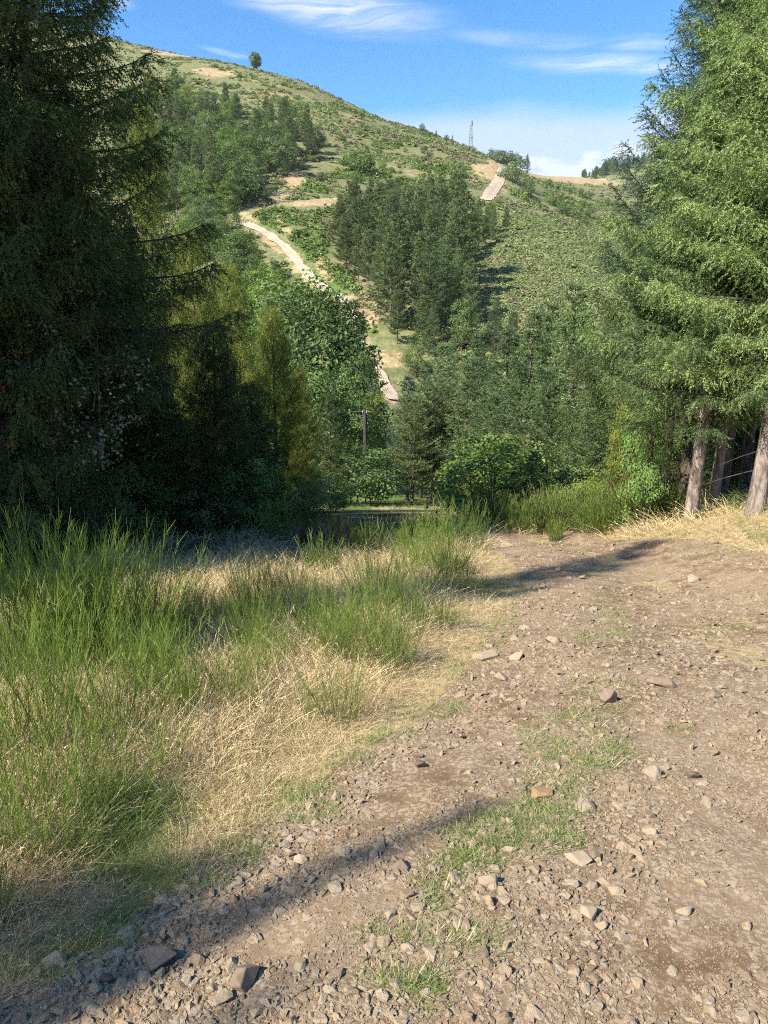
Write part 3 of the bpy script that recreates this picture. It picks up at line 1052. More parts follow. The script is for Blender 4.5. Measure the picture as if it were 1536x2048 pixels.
def broadtree(seed, H, R, z0, nlimb, nclump, nleaf, clr, leaf, trunk_r=None, stems=1, flat=1.0, topbias=0.0):
    """rounded tree or bush: limbs end in leaf clumps of unequal size"""
    r = np.random.default_rng(seed)
    wood = Geo()
    tr = trunk_r or H * 0.025
    cz = (z0 + H) / 2; hh = (H - z0) / 2
    tips = []
    for st in range(stems):
        bx, by = (0, 0) if stems == 1 else r.normal(size=2) * R * 0.12
        top = np.array([bx * 2.5 + r.normal() * R * 0.1, by * 2.5 + r.normal() * R * 0.1, cz + hh * 0.4])
        zs = np.linspace(0, 1, 7)[:, None]
        p = np.array([[bx, by, -0.25]]) * (1 - zs) + top[None] * zs
        p[:, :2] += 0.06 * R * np.sin(zs * 4 + st)
        wood.add(*tube(p, np.linspace(tr, tr * 0.3, 7) / math.sqrt(stems), 7, 0.1, seed))
        for i in range(nlimb):
            f = 0.25 + 0.7 * (i + r.random()) / nlimb
            b = p[0] * (1 - f) + p[-1] * f
            az = i * 2.4 + r.normal() * 0.4
            q = np.array([math.cos(az), math.sin(az), 0]) * R * (0.45 + 0.4 * r.random())
            e = np.array([q[0], q[1], b[2] + hh * (0.15 + 0.5 * r.random())])
            t = np.linspace(0, 1, 5)[:, None]
            l = b[None] * (1 - t) + e[None] * t
            l[:, 2] += 0.12 * hh * np.sin(t[:, 0] * 3.1)
            wood.add(*tube(l, np.linspace(tr * 0.4, tr * 0.1, 5), 4))
            tips.append(e)
    C = []; NN = []; TT = []; lump = 0.75 + 0.5 * r.random(8)
    for i in range(nclump):
        d = nrm(r.normal(size=3)); d[2] = d[2] * flat
        az = math.atan2(d[1], d[0])
        k = lump[int((az + math.pi) / (2 * math.pi) * 7.999)]
        rad = (0.35 + 0.65 * r.random() ** 0.5)
        c = np.array([d[0] * R * k * rad, d[1] * R * k * rad, cz + d[2] * hh * rad + topbias * hh * 0.2])
        if c[2] < z0 * 0.8:
            continue
        nl_ = int(nleaf * (0.5 + r.random()))
        cs = clr * (0.6 + 0.8 * r.random())
        off = nrm(r.normal(size=(nl_, 3))) * (cs * r.random((nl_, 1)) ** 0.45); off[:, 2] *= 0.7
        C.append(c + off)
        NN.append(nrm(off / cs + nrm(c - np.array([0, 0, cz - hh * 0.3])) * 0.7 + np.array([0, 0, 0.7]) + r.normal(size=off.shape) * 0.55))
        TT.append(np.clip(0.5 + 0.22 * r.normal() + 0.13 * r.normal(size=nl_), 0, 1))
    C = np.concatenate(C); NN = np.concatenate(NN); TT = np.concatenate(TT)
    V = leaf_quads(C, NN, leaf, r)
    return mesh_tris('leaf_crown', V, None, np.repeat(TT, 6), M['broadleaf']), wood.mesh('tree_trunk', M['bark'], True)


def ribbons(base, dirs, L, w, bend, r, seg=3, taper=0.25, tint=None):
    """narrow blades: base (n,3), directions, lengths, widths, bend vectors -> triangle soup"""
    n = len(base)
    t = np.linspace(0, 1, seg + 1)
    C = base[:, None] + dirs[:, None] * (L[:, None] * t[None])[..., None] + bend[:, None] * (L[:, None] * (t ** 2)[None])[..., None]
    side = nrm(np.cross(dirs, r.normal(size=(n, 3))))
    ww = w[:, None] * (1 - (1 - taper) * t[None])
    A = C - side[:, None] * ww[..., None] / 2; B = C + side[:, None] * ww[..., None] / 2
    tr = []
    for i in range(seg):
        tr += [A[:, i], B[:, i], B[:, i + 1], A[:, i], B[:, i + 1], A[:, i + 1]]
    V = np.stack(tr, 1).reshape(-1, 3)
    if tint is None:
        tint = np.clip(0.5 + 0.22 * r.normal(size=n), 0, 1)
    return V, np.repeat(tint, 6 * seg)


def broom_plant(seed, H, spread, nstem, nside, w=0.006, wild=0.15):
    """bundle of upright green switches, each with side shoots held close"""
    r = np.random.default_rng(seed)
    g = Geo()
    a = r.random(nstem) * 6.283; rad = spread * 0.35 * np.sqrt(r.random(nstem))
    base = np.stack([np.cos(a) * rad, np.sin(a) * rad, np.full(nstem, -0.03)], -1)
    out = np.stack([np.cos(a), np.sin(a), np.zeros(nstem)], -1)
    d = nrm(np.array([[0, 0, 1.0]]) + out * (rad / max(spread, .01) * 0.9)[:, None] + r.normal(size=(nstem, 3)) * wild)
    L = H * (0.55 + 0.5 * r.random(nstem))
    bend = out * 0.05 + r.normal(size=(nstem, 3)) * 0.03; bend[:, 2] = -0.02
    V, t = ribbons(base, d, L, np.full(nstem, w * 1.5), bend, r, 4, 0.4, np.clip(0.30 + 0.15 * r.normal(size=nstem), 0, 1))
    g.add(V, None, t)
    k = nside
    tt = 0.22 + 0.76 * r.random((nstem, k))
    P = base[:, None] + d[:, None] * (L[:, None] * tt)[..., None] + bend[:, None] * (L[:, None] * tt ** 2)[..., None]
    d2 = nrm(d[:, None] + r.normal(size=(nstem, k, 3)) * 0.24)
    L2 = (L[:, None] * (0.07 + 0.17 * r.random((nstem, k))) * (1.15 - 0.6 * tt))
    bt = np.repeat(np.clip(0.55 + 0.15 * r.normal(size=nstem), 0, 1), k)
    V, t = ribbons(P.reshape(-1, 3), d2.reshape(-1, 3), L2.reshape(-1), np.full(nstem * k, w), r.normal(size=(nstem * k, 3)) * 0.06, r, 2, 0.35,
                   np.clip(bt + 0.15 * r.normal(size=nstem * k), 0, 1))
    g.add(V, None, t)
    return g.mesh('broom_switches', M['broom'])


def grass_tuft(seed, H, spread, n, w, lean, arch, heads=0, mat=None, seg=4):
    r = np.random.default_rng(seed)
    g = Geo()
    a = r.random(n) * 6.283; rad = spread * np.sqrt(r.random(n))
    base = np.stack([np.cos(a) * rad, np.sin(a) * rad, np.full(n, -0.02)], -1)
    out = np.stack([np.cos(a), np.sin(a), np.zeros(n)], -1)
    d = nrm(np.array([[0, 0, 1.0]]) + out * lean * r.random((n, 1)) + r.normal(size=(n, 3)) * lean * 0.6)
    d[:, 2] = np.abs(d[:, 2])
    L = H * (0.45 + 0.6 * r.random(n))
    dh = d * np.array([1, 1, 0]); bend = nrm(dh + r.normal(size=(n, 3)) * [.3, .3, 0]) * arch * (0.4 + r.random((n, 1))); bend[:, 2] = -arch * (0.3 + 0.7 * r.random(n))
    V, t = ribbons(base, d, L, np.full(n, w) * (0.7 + 0.6 * r.random(n)), bend, r, seg, 0.2)
    g.add(V, None, t)
    if heads:
        k = np.arange(heads)
        tip = base[k] + d[k] * L[k, None] * 0.8 + bend[k] * L[k, None] * 0.64
        dd = nrm(d[k] + bend[k] * 1.7)
        m = 4
        S = np.repeat(tip, m, 0) + np.repeat(dd, m, 0) * (np.tile(np.arange(m) / m, heads) * np.repeat(L[k], m) * 0.22)[:, None]
        D = nrm(np.repeat(dd, m, 0) + r.normal(size=S.shape) * 0.35)
        V, t = ribbons(S, D, np.full(len(S), H * 0.05), np.full(len(S), w * 1.4), S * 0, r, 1, 0.3, np.clip(0.7 + 0.15 * r.normal(size=len(S)), 0, 1))
        g.add(V, None, t)
    return g.mesh('grass_tuft', mat or M['straw'])


def rock_mesh(seed, flat=0.6, n=15, name='stone', bevel=True):
    r = np.random.default_rng(seed)
    bm = bmesh.new()
    p = nrm(r.normal(size=(n, 3))) * (0.75 + 0.35 * r.random((n, 1)))
    p *= np.array([1.0, 0.62 + 0.35 * r.random(), flat])
    for q in p:
        bm.verts.new(q)
    h = bmesh.ops.convex_hull(bm, input=bm.verts)
    bmesh.ops.delete(bm, geom=[g for g in h['geom_interior'] if isinstance(g, bmesh.types.BMVert)], context='VERTS')
    bmesh.ops.dissolve_limit(bm, angle_limit=math.radians(14), verts=bm.verts, edges=bm.edges)
    if bevel:
        bmesh.ops.bevel(bm, geom=bm.edges[:], offset=0.035, segments=1, affect='EDGES', clamp_overlap=True)
    bmesh.ops.triangulate(bm, faces=bm.faces)
    me = bpy.data.meshes.new(name)
    bm.to_mesh(me); bm.free()
    me.materials.append(M['stone'])
    return me


# ------------------------------------------------------------------ placing plants
ORD = ['leftmost', 'second', 'third', 'fourth', 'fifth', 'sixth', 'seventh', 'eighth', 'ninth', 'tenth', 'eleventh', 'twelfth', 'thirteenth', 'fourteenth', 'fifteenth', 'sixteenth']
ROWS = ['front', 'second', 'third', 'fourth', 'fifth', 'sixth', 'seventh', 'eighth', 'ninth', 'tenth', 'eleventh', 'twelfth', 'thirteenth', 'fourteenth', 'fifteenth', 'sixteenth']


def label_rows(objs, what, where, group, per=10):
    """name each member of a group by its row (nearest first) and its place in that row"""
    dat = []
    for o in objs:
        l = o.location
        u, v, d = project(l.x, l.y, l.z)
        dat.append((float(d), float(u), o))
    dat.sort(key=lambda q: q[0])
    rows = [dat[i:i + per] for i in range(0, len(dat), per)]
    for k, row in enumerate(rows):
        row.sort(key=lambda q: q[1])
        for i, (_, _, o) in enumerate(row):
            frm = '' if i == 0 else ' from left'
            if len(rows) > 1:
                o['label'] = f'{ORD[i]} {what}{frm} in {ROWS[k]} row {where}'
            else:
                o['label'] = f'{ORD[i]} {what}{frm} {where}'
            o['group'] = group


def set_mat(o, mat):
    o.material_slots[0].link = 'OBJECT'
    o.material_slots[0].material = mat


def plant(name, crown, trunk, x, y, sx, sz, rz, leaf, bark=None, cat='tree', label=None, group=None, crown_name='crown', trunk_name='trunk', sink=0.0, tilt=(0, 0)):
    root = bpy.data.objects.new(name, None)
    root.empty_display_size = 0.3
    root.location = (x, y, gz(x, y) - sink); root.rotation_euler = (tilt[0], tilt[1], rz); root.scale = (sx, sx, sz)
    COL.objects.link(root)
    tag(root, label, cat, group)
    c = bpy.data.objects.new(crown_name, crown); COL.objects.link(c); c.parent = root; set_mat(c, leaf)
    if trunk is not None:
        t = bpy.data.objects.new(trunk_name, trunk); COL.objects.link(t); t.parent = root
        if bark is not None:
            set_mat(t, bark)
        if trunk.get('limbs') is not None:
            b = bpy.data.objects.new('boughs', LIMBS[trunk['limbs']]); COL.objects.link(b); b.parent = root; b['kind'] = 'stuff'
    return root


def grow(name, tpl, u, vtop, Y, leaf, bark=None, wid=1.0, **kw):
    """stand a template at column u, distance Y, so that its tip reaches row vtop"""
    crown, trunk, H = tpl
    x = at(u, vtop, Y)[0]
    if Y < 20:
        x = at(u, 1040, Y)[0]
    top = at(u, vtop, Y)[2]
    h = max(0.3, top - gz(x, Y))
    s = h / H
    return plant(name, crown, trunk, x, Y, s * wid, s, random.uniform(0, 6.28), leaf, bark, **kw)


# templates -------------------------------------------------------
T = {}
c, t = conifer(1, 12.0, 3.4, 2.7, 140, 0.12, 0.32, 4, 0.30, 15, 0.066, 0.019, 0.40, 0.46, 0.12, 0.75, 0.80, up=0.30, r0=0.18, dead=6, tier=0.5)
T['spruce'] = (c, t, 12.0)
c, t = conifer(2, 12.0, 2.9, 3.0, 105, 0.11, 0.32, 4, 0.32, 16, 0.054, 0.017, 0.16, 0.20, 0.22, 0.9, 0.85, up=0.30, r0=0.165, dead=6, tier=0.50)
T['spruce_stiff'] = (c, t, 12.0)
c, t = conifer(3, 12.0, 3.0, 0.3, 125, 0.125, 0.30, 4, 0.40, 12, 0.072, 0.026, 0.40, 0.80, 0.05, 0.7, 0.70, up=0.34, r0=0.18, dead=10, sag=1.6)
T['larch'] = (c, t, 12.0)
for i in range(3):
    c, t = conifer(10 + i, 9.0, 2.3, 0.35, 72, 0.15, 0.32, 4, 0.30, 9, 0.095, 0.036, 0.14, 0.14, 0.12, 0.95, 0.92, up=0.25, r0=0.12, tier=0.44)
    T['fir%d' % i] = (c, t, 9.0)
for i in range(3):
    c, t = conifer(20 + i, 12.0, 2.6, 1.7 + 0.5 * i, 46, 0.28, 0.40, 3, 0.50, 7, 0.26, 0.10, 0.0, -0.10, 0.2, 0.9, 0.62 + 0.1 * i, up=0.15, r0=0.16, min_r=0.2, dead=6, tier=0.62)
    T['pine%d' % i] = (c, t, 12.0)
c, t = conifer(25, 9.0, 2.7, 1.5, 62, 0.20, 0.36, 4, 0.34, 7, 0.13, 0.05, 0.02, -0.05, 0.12, 0.8, 0.42, up=0.15, r0=0.17, min_r=0.25, dead=14)
T['nearpine'] = (c, t, 9.0)
for i in range(3):
    T['broad%d' % i] = (*broadtree(30 + i, 9.0, 3.4, 1.0, 7, 100, 75, 0.95, 0.24), 9.0)
for i in range(3):
    T['mid%d' % i] = (*broadtree(40 + i, 6.0, 2.2, 0.4, 7, 130, 70, 0.55, 0.13, stems=2), 6.0)
for i in range(3):
    T['bush%d' % i] = (*broadtree(50 + i, 2.2, 1.2, 0.05, 5, 85, 45, 0.30, 0.085, trunk_r=0.04, stems=3), 2.2)
for i in range(3):
    T['shrub%d' % i] = (*broadtree(60 + i, 3.0, 1.9, 0.05, 4, 60, 22, 0.55, 0.26, trunk_r=0.08, stems=2), 3.0)

# ------------------------------------------------------------------ left: the dark edge of the wood
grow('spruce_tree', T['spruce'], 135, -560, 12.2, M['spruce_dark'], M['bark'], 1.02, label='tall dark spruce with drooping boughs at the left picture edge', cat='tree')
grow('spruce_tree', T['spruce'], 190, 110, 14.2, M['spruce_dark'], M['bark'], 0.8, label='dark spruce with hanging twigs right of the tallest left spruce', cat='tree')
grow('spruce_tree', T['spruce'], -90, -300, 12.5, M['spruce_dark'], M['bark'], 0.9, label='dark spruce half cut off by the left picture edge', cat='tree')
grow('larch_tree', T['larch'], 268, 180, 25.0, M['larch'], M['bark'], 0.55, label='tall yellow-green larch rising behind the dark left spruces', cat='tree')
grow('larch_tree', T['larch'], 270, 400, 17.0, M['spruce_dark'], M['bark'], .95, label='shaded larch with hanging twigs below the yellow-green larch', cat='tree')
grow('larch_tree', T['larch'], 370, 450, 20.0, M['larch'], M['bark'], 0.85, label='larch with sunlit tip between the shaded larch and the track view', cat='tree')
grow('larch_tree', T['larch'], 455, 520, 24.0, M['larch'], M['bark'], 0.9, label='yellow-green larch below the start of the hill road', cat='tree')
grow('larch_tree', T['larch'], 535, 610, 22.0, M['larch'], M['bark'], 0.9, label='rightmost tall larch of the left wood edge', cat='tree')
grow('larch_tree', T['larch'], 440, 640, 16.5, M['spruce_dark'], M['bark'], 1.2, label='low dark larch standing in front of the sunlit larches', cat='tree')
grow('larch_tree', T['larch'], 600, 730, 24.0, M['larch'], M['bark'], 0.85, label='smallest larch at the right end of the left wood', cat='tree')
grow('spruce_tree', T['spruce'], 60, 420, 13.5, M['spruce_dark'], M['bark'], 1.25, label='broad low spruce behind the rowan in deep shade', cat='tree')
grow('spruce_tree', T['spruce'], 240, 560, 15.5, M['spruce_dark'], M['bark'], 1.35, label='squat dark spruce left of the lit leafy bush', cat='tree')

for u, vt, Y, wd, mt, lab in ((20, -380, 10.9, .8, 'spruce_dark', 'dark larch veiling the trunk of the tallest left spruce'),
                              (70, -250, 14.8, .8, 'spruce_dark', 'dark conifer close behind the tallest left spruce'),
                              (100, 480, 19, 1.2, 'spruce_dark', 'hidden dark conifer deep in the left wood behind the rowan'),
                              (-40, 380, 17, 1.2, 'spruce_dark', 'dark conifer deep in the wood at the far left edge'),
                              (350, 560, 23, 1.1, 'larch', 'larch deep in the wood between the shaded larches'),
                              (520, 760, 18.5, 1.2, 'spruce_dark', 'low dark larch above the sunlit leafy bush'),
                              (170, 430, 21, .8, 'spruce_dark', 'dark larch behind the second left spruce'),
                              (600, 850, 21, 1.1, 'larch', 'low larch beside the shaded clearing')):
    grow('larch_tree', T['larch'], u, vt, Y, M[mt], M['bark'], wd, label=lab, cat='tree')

# trees outside the frame whose shade falls into it
for n_, (x, y, h, k, lab) in enumerate((
        (-13.0, 9.0, 13, 'spruce', 'tall spruce outside the left frame shading the wood edge'),
        (-9.2, 7.6, 12.5, 'larch', 'dense larch just outside the left frame'),
        (-8.6, 10.8, 11, 'larch', 'larch touching the left picture edge from outside'),
        (-11.8, 11.8, 13, 'larch', 'larch between the tall spruces left of the frame'),
        (-11.0, 5.6, 12.5, 'larch', 'larch nearest the viewer on the left outside the frame'),
        (-15.5, 5.5, 11, 'larch', 'larch left of the frame shading the straw meadow edge'))):
    c, t, H = T[k]
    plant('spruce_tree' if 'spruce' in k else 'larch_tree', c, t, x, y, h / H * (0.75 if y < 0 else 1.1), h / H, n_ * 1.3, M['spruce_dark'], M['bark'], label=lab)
for n_, (u, v, d, wd, lab) in enumerate(((1330, 1080, 17.0, .42, 'tall spruce left of the frame whose shadow crosses the track at its crest'),
                                         (430, 1905, 9.0, .13, 'young spruce behind the viewer casting the lower left shadow'),
                                         (1030, 1625, 11.0, .17, 'slender spruce behind the viewer casting the longest track shadow'),
                                         (690, 1930, 13.5, .11, 'thin spruce behind the viewer casting the lowest track shadow'),
                                         (360, 1730, 9.5, .8, 'spruce behind the viewer shading the broom clump'))):
    tx, ty, tz = hit(u, v)
    x, y = tx + sun_from.x / math.cos(SUN_EL) * d, ty + sun_from.y / math.cos(SUN_EL) * d
    h = tz + d * math.tan(SUN_EL) - gz(x, y)
    c, t, H = T['spruce_stiff']
    plant('spruce_tree', c, t, x, y, h / H * wd, h / H, n_ * 2.1, M['spruce_dark'], M['bark'], label=lab)

# ------------------------------------------------------------------ right: tall spruces over the bank
right_trunks = [
    # u of the base, distance, top row, width, leaf, label
    (1498, 11.6, -420, 0.9, 'spruce', 'bark_pale', 'spruce', 'big spruce with thick pale knobbly trunk at the right edge'),
    (1362, 13.2, 60, 1.0, 'spruce_mid', 'bark_pale', 'spruce', 'left foremost spruce of the right stand with leaning trunk'),
    (1338, 14.2, 60, 0.62, 'spruce_blue', 'bark', 'spruce_stiff', 'slim spruce close behind the leaning trunk'),
    (1335, 15.4, -130, 0.95, 'spruce_blue', 'bark', 'spruce_stiff', 'blue-green spruce with upswept tips behind the bright right spruces'),
    (1404, 13.6, -260, 0.72, 'spruce', 'bark_pale', 'spruce_stiff', 'slim spruce with sun-striped trunk in the right stand'),
    (1430, 13.9, -420, 0.95, 'spruce', 'bark', 'spruce', 'stout dark-trunked spruce in the middle of the right stand'),
    (1456, 15.6, -200, 0.75, 'spruce', 'bark', 'spruce_stiff', 'spruce behind the stout dark trunk in the right stand'),
    (1580, 13.4, -420, 1.0, 'spruce', 'bark_pale', 'spruce', 'spruce half outside the right picture edge'),
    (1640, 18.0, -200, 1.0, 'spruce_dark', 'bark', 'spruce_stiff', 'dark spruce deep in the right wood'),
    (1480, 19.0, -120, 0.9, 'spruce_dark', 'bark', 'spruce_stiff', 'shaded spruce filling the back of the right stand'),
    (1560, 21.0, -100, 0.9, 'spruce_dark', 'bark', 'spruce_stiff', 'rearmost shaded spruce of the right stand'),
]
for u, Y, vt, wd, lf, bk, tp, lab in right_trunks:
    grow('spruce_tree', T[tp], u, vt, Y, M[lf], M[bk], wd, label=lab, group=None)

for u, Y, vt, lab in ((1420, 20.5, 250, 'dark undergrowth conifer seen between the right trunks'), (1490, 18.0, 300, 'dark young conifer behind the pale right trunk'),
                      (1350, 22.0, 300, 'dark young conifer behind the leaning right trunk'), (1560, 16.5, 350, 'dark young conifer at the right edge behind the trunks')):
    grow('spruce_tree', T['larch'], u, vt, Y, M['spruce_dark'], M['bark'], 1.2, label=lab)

# ------------------------------------------------------------------ centre: firs, pines and bushes below the track
mid = [
    ('fir_tree', 'fir0', 1150, 572, 30, 'fir', .95, 'tallest dark fir right of the heather slope'),
    ('fir_tree', 'fir1', 1065, 630, 34, 'fir', .95, 'fir with twin tips left of the tallest dark fir'),
    ('fir_tree', 'fir2', 1010, 662, 38, 'fir', 1.0, 'fir below the heather slope, left of the twin-tipped fir'),
    ('fir_tree', 'fir0', 940, 720, 40, 'fir', 1.0, 'fir just right of the trunks group, behind the light bushes'),
    ('fir_tree', 'fir1', 888, 690, 46, 'fir', .95, 'pointed fir rising behind the clearing pines'),
    ('fir_tree', 'fir2', 815, 755, 44, 'spruce_blue', 1.0, 'blue-green fir left of the pointed fir'),
    ('fir_tree', 'fir1', 1100, 745, 25, 'fir', 1.0, 'fir in front of the tallest dark fir'),
    ('fir_tree', 'fir2', 1205, 690, 24, 'fir', 1.0, 'fir under the drooping spruce bough on the right'),
    ('fir_tree', 'fir0', 1255, 735, 20, 'fir', .9, 'fir beside the right spruce stand, behind the maple'),
    ('fir_tree', 'fir0', 1180, 820, 20, 'fir', 1.05, 'low fir behind the yellowish bushes'),
    ('fir_tree', 'fir2', 1062, 905, 19, 'fir', 1.1, 'small young fir among the light green bushes'),
    ('fir_tree', 'fir0', 958, 668, 42, 'fir', .85, 'slim pointed fir below the pine stand edge'),
    ('fir_tree', 'fir2', 1108, 612, 33, 'fir', .8, 'slim pointed fir left of the tallest dark fir'),
    ('fir_tree', 'fir1', 850, 725, 48, 'fir', .85, 'fir between the pointed fir and the clearing pines'),
    ('fir_tree', 'fir1', 985, 790, 27, 'fir', 1.0, 'fir behind the light green bushes in the centre'),
    ('pine_tree', 'nearpine', 826, 800, 41, 'pine', 1.0, 'spreading pine at the edge of the sunlit clearing'),
    ('pine_tree', 'nearpine', 868, 775, 42, 'pine', .95, 'pine with bare trunk right of the spreading pine'),
    ('pine_tree', 'nearpine', 905, 830, 43, 'pine', .8, 'thin pine at the right of the clearing trunks'),
    ('leafy_tree', 'mid0', 740, 775, 56, 'yellowleaf', 1.1, 'yellowing tree behind the utility pole'),
    ('leafy_tree', 'mid1', 700, 830, 52, 'lightleaf', 1.0, 'light green tree left of the utility pole'),
    ('leafy_tree', 'broad1', 592, 552, 62, 'broadleaf', .9, 'rounded green tree standing before the hill road'),
    ('pine_tree', 'pine0', 640, 600, 62, 'pine', 1.1, 'dark pine right of the rounded green tree'),
    ('leafy_tree', 'broad0', 670, 625, 66, 'broadleaf', .9, 'green tree hiding the bend of the hill road'),
    ('pine_tree', 'pine1', 690, 660, 60, 'pine', 1.0, 'dark pine at the right of the trees before the road'),
    ('leafy_tree', 'mid1', 650, 575, 60, 'broadleaf', .6, 'leafy tree hiding the road right of the rounded green tree'),
    ('pine_tree', 'pine2', 706, 612, 61, 'pine', 1.0, 'dark pine in front of the steep part of the hill road'),
    ('leafy_tree', 'mid0', 722, 690, 57, 'broadleaf', .55, 'leafy tree beside the lowest visible piece of road'),
    ('leafy_tree', 'broad2', 640, 720, 48, 'broadleaf', .8, 'shaded green tree below the dark pines'),
    ('leafy_tree', 'broad1', 690, 745, 50, 'broadleaf', .75, 'green tree left of the lowest visible road piece'),
    ('fir_tree', 'fir1', 720, 690, 62, 'spruce_dark', .8, 'thin dark conifer standing against the pale road'),
    ('leafy_bush', 'bush1', 738, 893, 40, 'broadleaf', 1.3, 'dark bush hiding the foot of the utility pole'),
    ('leafy_bush', 'bush2', 690, 880, 37, 'broadleaf', 1.4, 'shaded bush left of the utility pole foot'),
    ('spruce_tree', 'fir2', 655, 790, 36, 'spruce_dark', 1.0, 'dark fir above the shaded part of the clearing'),
    ('leafy_bush', 'bush0', 955, 900, 21, 'lightleaf', 1.1, 'light green bush right of the clearing trunks'),
    ('leafy_bush', 'bush1', 985, 880, 19.5, 'lightleaf', 1.3, 'tall light green bush left of the young fir'),
    ('leafy_bush', 'bush2', 1025, 850, 25, 'lightleaf', 1.1, 'light green bush rising behind the young fir'),
    ('leafy_bush', 'bush1', 1125, 905, 20, 'broadleaf', 1.2, 'green bush right of the young fir'),
    ('leafy_bush', 'bush0', 1190, 945, 18, 'yellowleaf', 1.0, 'yellow-tipped bush behind the dry grass verge'),
    ('leafy_bush', 'bush2', 1145, 960, 18, 'lightleaf', 1.2, 'low pale bush left of the yellow-tipped bush'),
    ('leafy_bush', 'bush0', 1240, 915, 17.5, 'lightleaf', 1.1, 'olive bush beside the leaning spruce trunks'),
    ('leafy_bush', 'bush1', 1090, 985, 17.5, 'broadleaf', 1.2, 'low bush below the young fir'),
    ('leafy_tree', 'mid2', 1285, 775, 13.6, 'mapleleaf', .48, 'young maple with bright leaves under the right spruces'),
    ('leafy_tree', 'mid0', 1240, 760, 15.2, 'yellowleaf', .34, 'thin yellowing sapling left of the bright maple'),
    ('leafy_bush', 'bush1', 505, 910, 16.5, 'lightleaf', 1.0, 'sunlit leafy bush at the foot of the dark left wood'),
    ('leafy_bush', 'bush2', 420, 960, 15.5, 'broadleaf', 1.2, 'shaded bush left of the sunlit leafy bush'),
    ('leafy_bush', 'bush0', 600, 950, 19, 'broadleaf', 1.2, 'shaded bush right of the sunlit leafy bush'),
    ('leafy_bush', 'bush0', 270, 930, 14.6, 'broadleaf', 1.2, 'dark bush under the squat spruce'),
    ('leafy_bush', 'bush1', 130, 940, 13.5, 'broadleaf', 1.3, 'dark bush near the left edge below the rowan'),
    ('leafy_bush', 'bush2', 60, 985, 11.4, 'broadleaf', 1.3, 'dark bush at the foot of the tallest left spruce'),
    ('leafy_bush', 'bush0', 190, 980, 11.8, 'broadleaf', 1.2, 'dark bush right of the tallest spruce foot'),
    ('leafy_bush', 'bush2', 660, 940, 30, 'broadleaf', 1.4, 'dark bush left of the shaded clearing'),
]
for nm, tp, u, vt, Y, lf, wd, lab in mid:
    bk = M['bark_pine'] if nm == 'pine_tree' else M['bark']
    grow(nm, T[tp], u, vt, Y, M[lf], bk, wd, label=lab, cat='bush' if 'bush' in nm else 'tree', trunk_name='stem' if 'bush' in nm else 'trunk',
         crown_name='foliage' if 'bush' in nm else 'crown')

# rowan with berries in the shade at the left
rc, rt = broadtree(77, 4.6, 1.7, 1.2, 8, 95, 40, 0.36, 0.06, trunk_r=0.035, stems=2)
rowan = plant('rowan_tree', rc, rt, at(120, 800, 11.3)[0], 11.3, 1.0, 1.0, 0.4, M['rowanleaf'], M['bark_dark'], label='rowan with grey leaves and red berries in the left shade')
rr = np.random.default_rng(5)
for i in range(7):
    a = rr.random() * 6.28; a = rr.uniform(3.6, 5.8); q = 1.3 + 0.4 * rr.random(); z = 1.7 + 2.4 * rr.random()
    g = Geo()
    for k in range(14):
        p = rr.normal(size=3) * 0.028
        V, Tt = tube(np.array([[0, 0, -0.007], [0, 0, -0.004], [0, 0, 0.004], [0, 0, 0.007]]) + p, [0.001, 0.006, 0.006, 0.001], 5)
        g.add(V, Tt)
    b = tag(link('berry_cluster', g.mesh('berry_cluster', M['berry'], True), rowan, (math.cos(a) * q, math.sin(a) * q * 0.9 - 0.2, z)), kind='stuff')

# ------------------------------------------------------------------ the hill opposite: woods, pine stand, single trees
def stand(poly, n, kinds, hgt, name_of, leaf_of, what, where, group, per=10, mind=3.5, seed=1, cat='tree', wid=(0.85, 1.15), shrink=None, avoid=4.0):
    r = random.Random(seed)
    us = [p[0] for p in poly]; vs = [p[1] for p in poly]
    objs = []; pts = []
    tries = 0
    while len(objs) < n and tries < n * 30:
        tries += 1
        u, v = r.uniform(min(us), max(us)), r.uniform(min(vs), max(vs))
        if not inpoly(u, v, poly):
            continue
        h = hit(u, v, 60)
        if h is None or h[1] > 600:
            continue
        x, y, z = h
        if any(abs(x - a) < mind and abs(y - b) < mind * 1.2 and math.hypot(x - a, y - b) < mind for a, b in pts):
            continue
        if road_dist(x, y) < avoid:
            continue
        pts.append((x, y))
        k = r.choice(kinds)
        c, t, H = T[k]
        hh = r.uniform(*hgt); s = hh / H
        if shrink is not None:
            s *= shrink(u, v)
        o = plant(name_of(k), c, t, x, y, s * r.uniform(*wid), s, r.uniform(0, 6.28), leaf_of(k, r), M['bark_pine'] if 'pine' in k else M['bark'], cat=cat, sink=0.15)
        objs.append(o)
    label_rows(objs, what, where, group, per)
    return objs


nm_tree = lambda k: 'pine_tree' if 'pine' in k else ('fir_tree' if 'fir' in k else ('shrub' if 'shrub' in k else 'leafy_tree'))
lf_tree = lambda k, r: M['pine'] if 'pine' in k else (M['fir'] if 'fir' in k else M[r.choice(['broadleaf', 'broadleaf', 'broadleaf', 'lightleaf', 'fir'])])

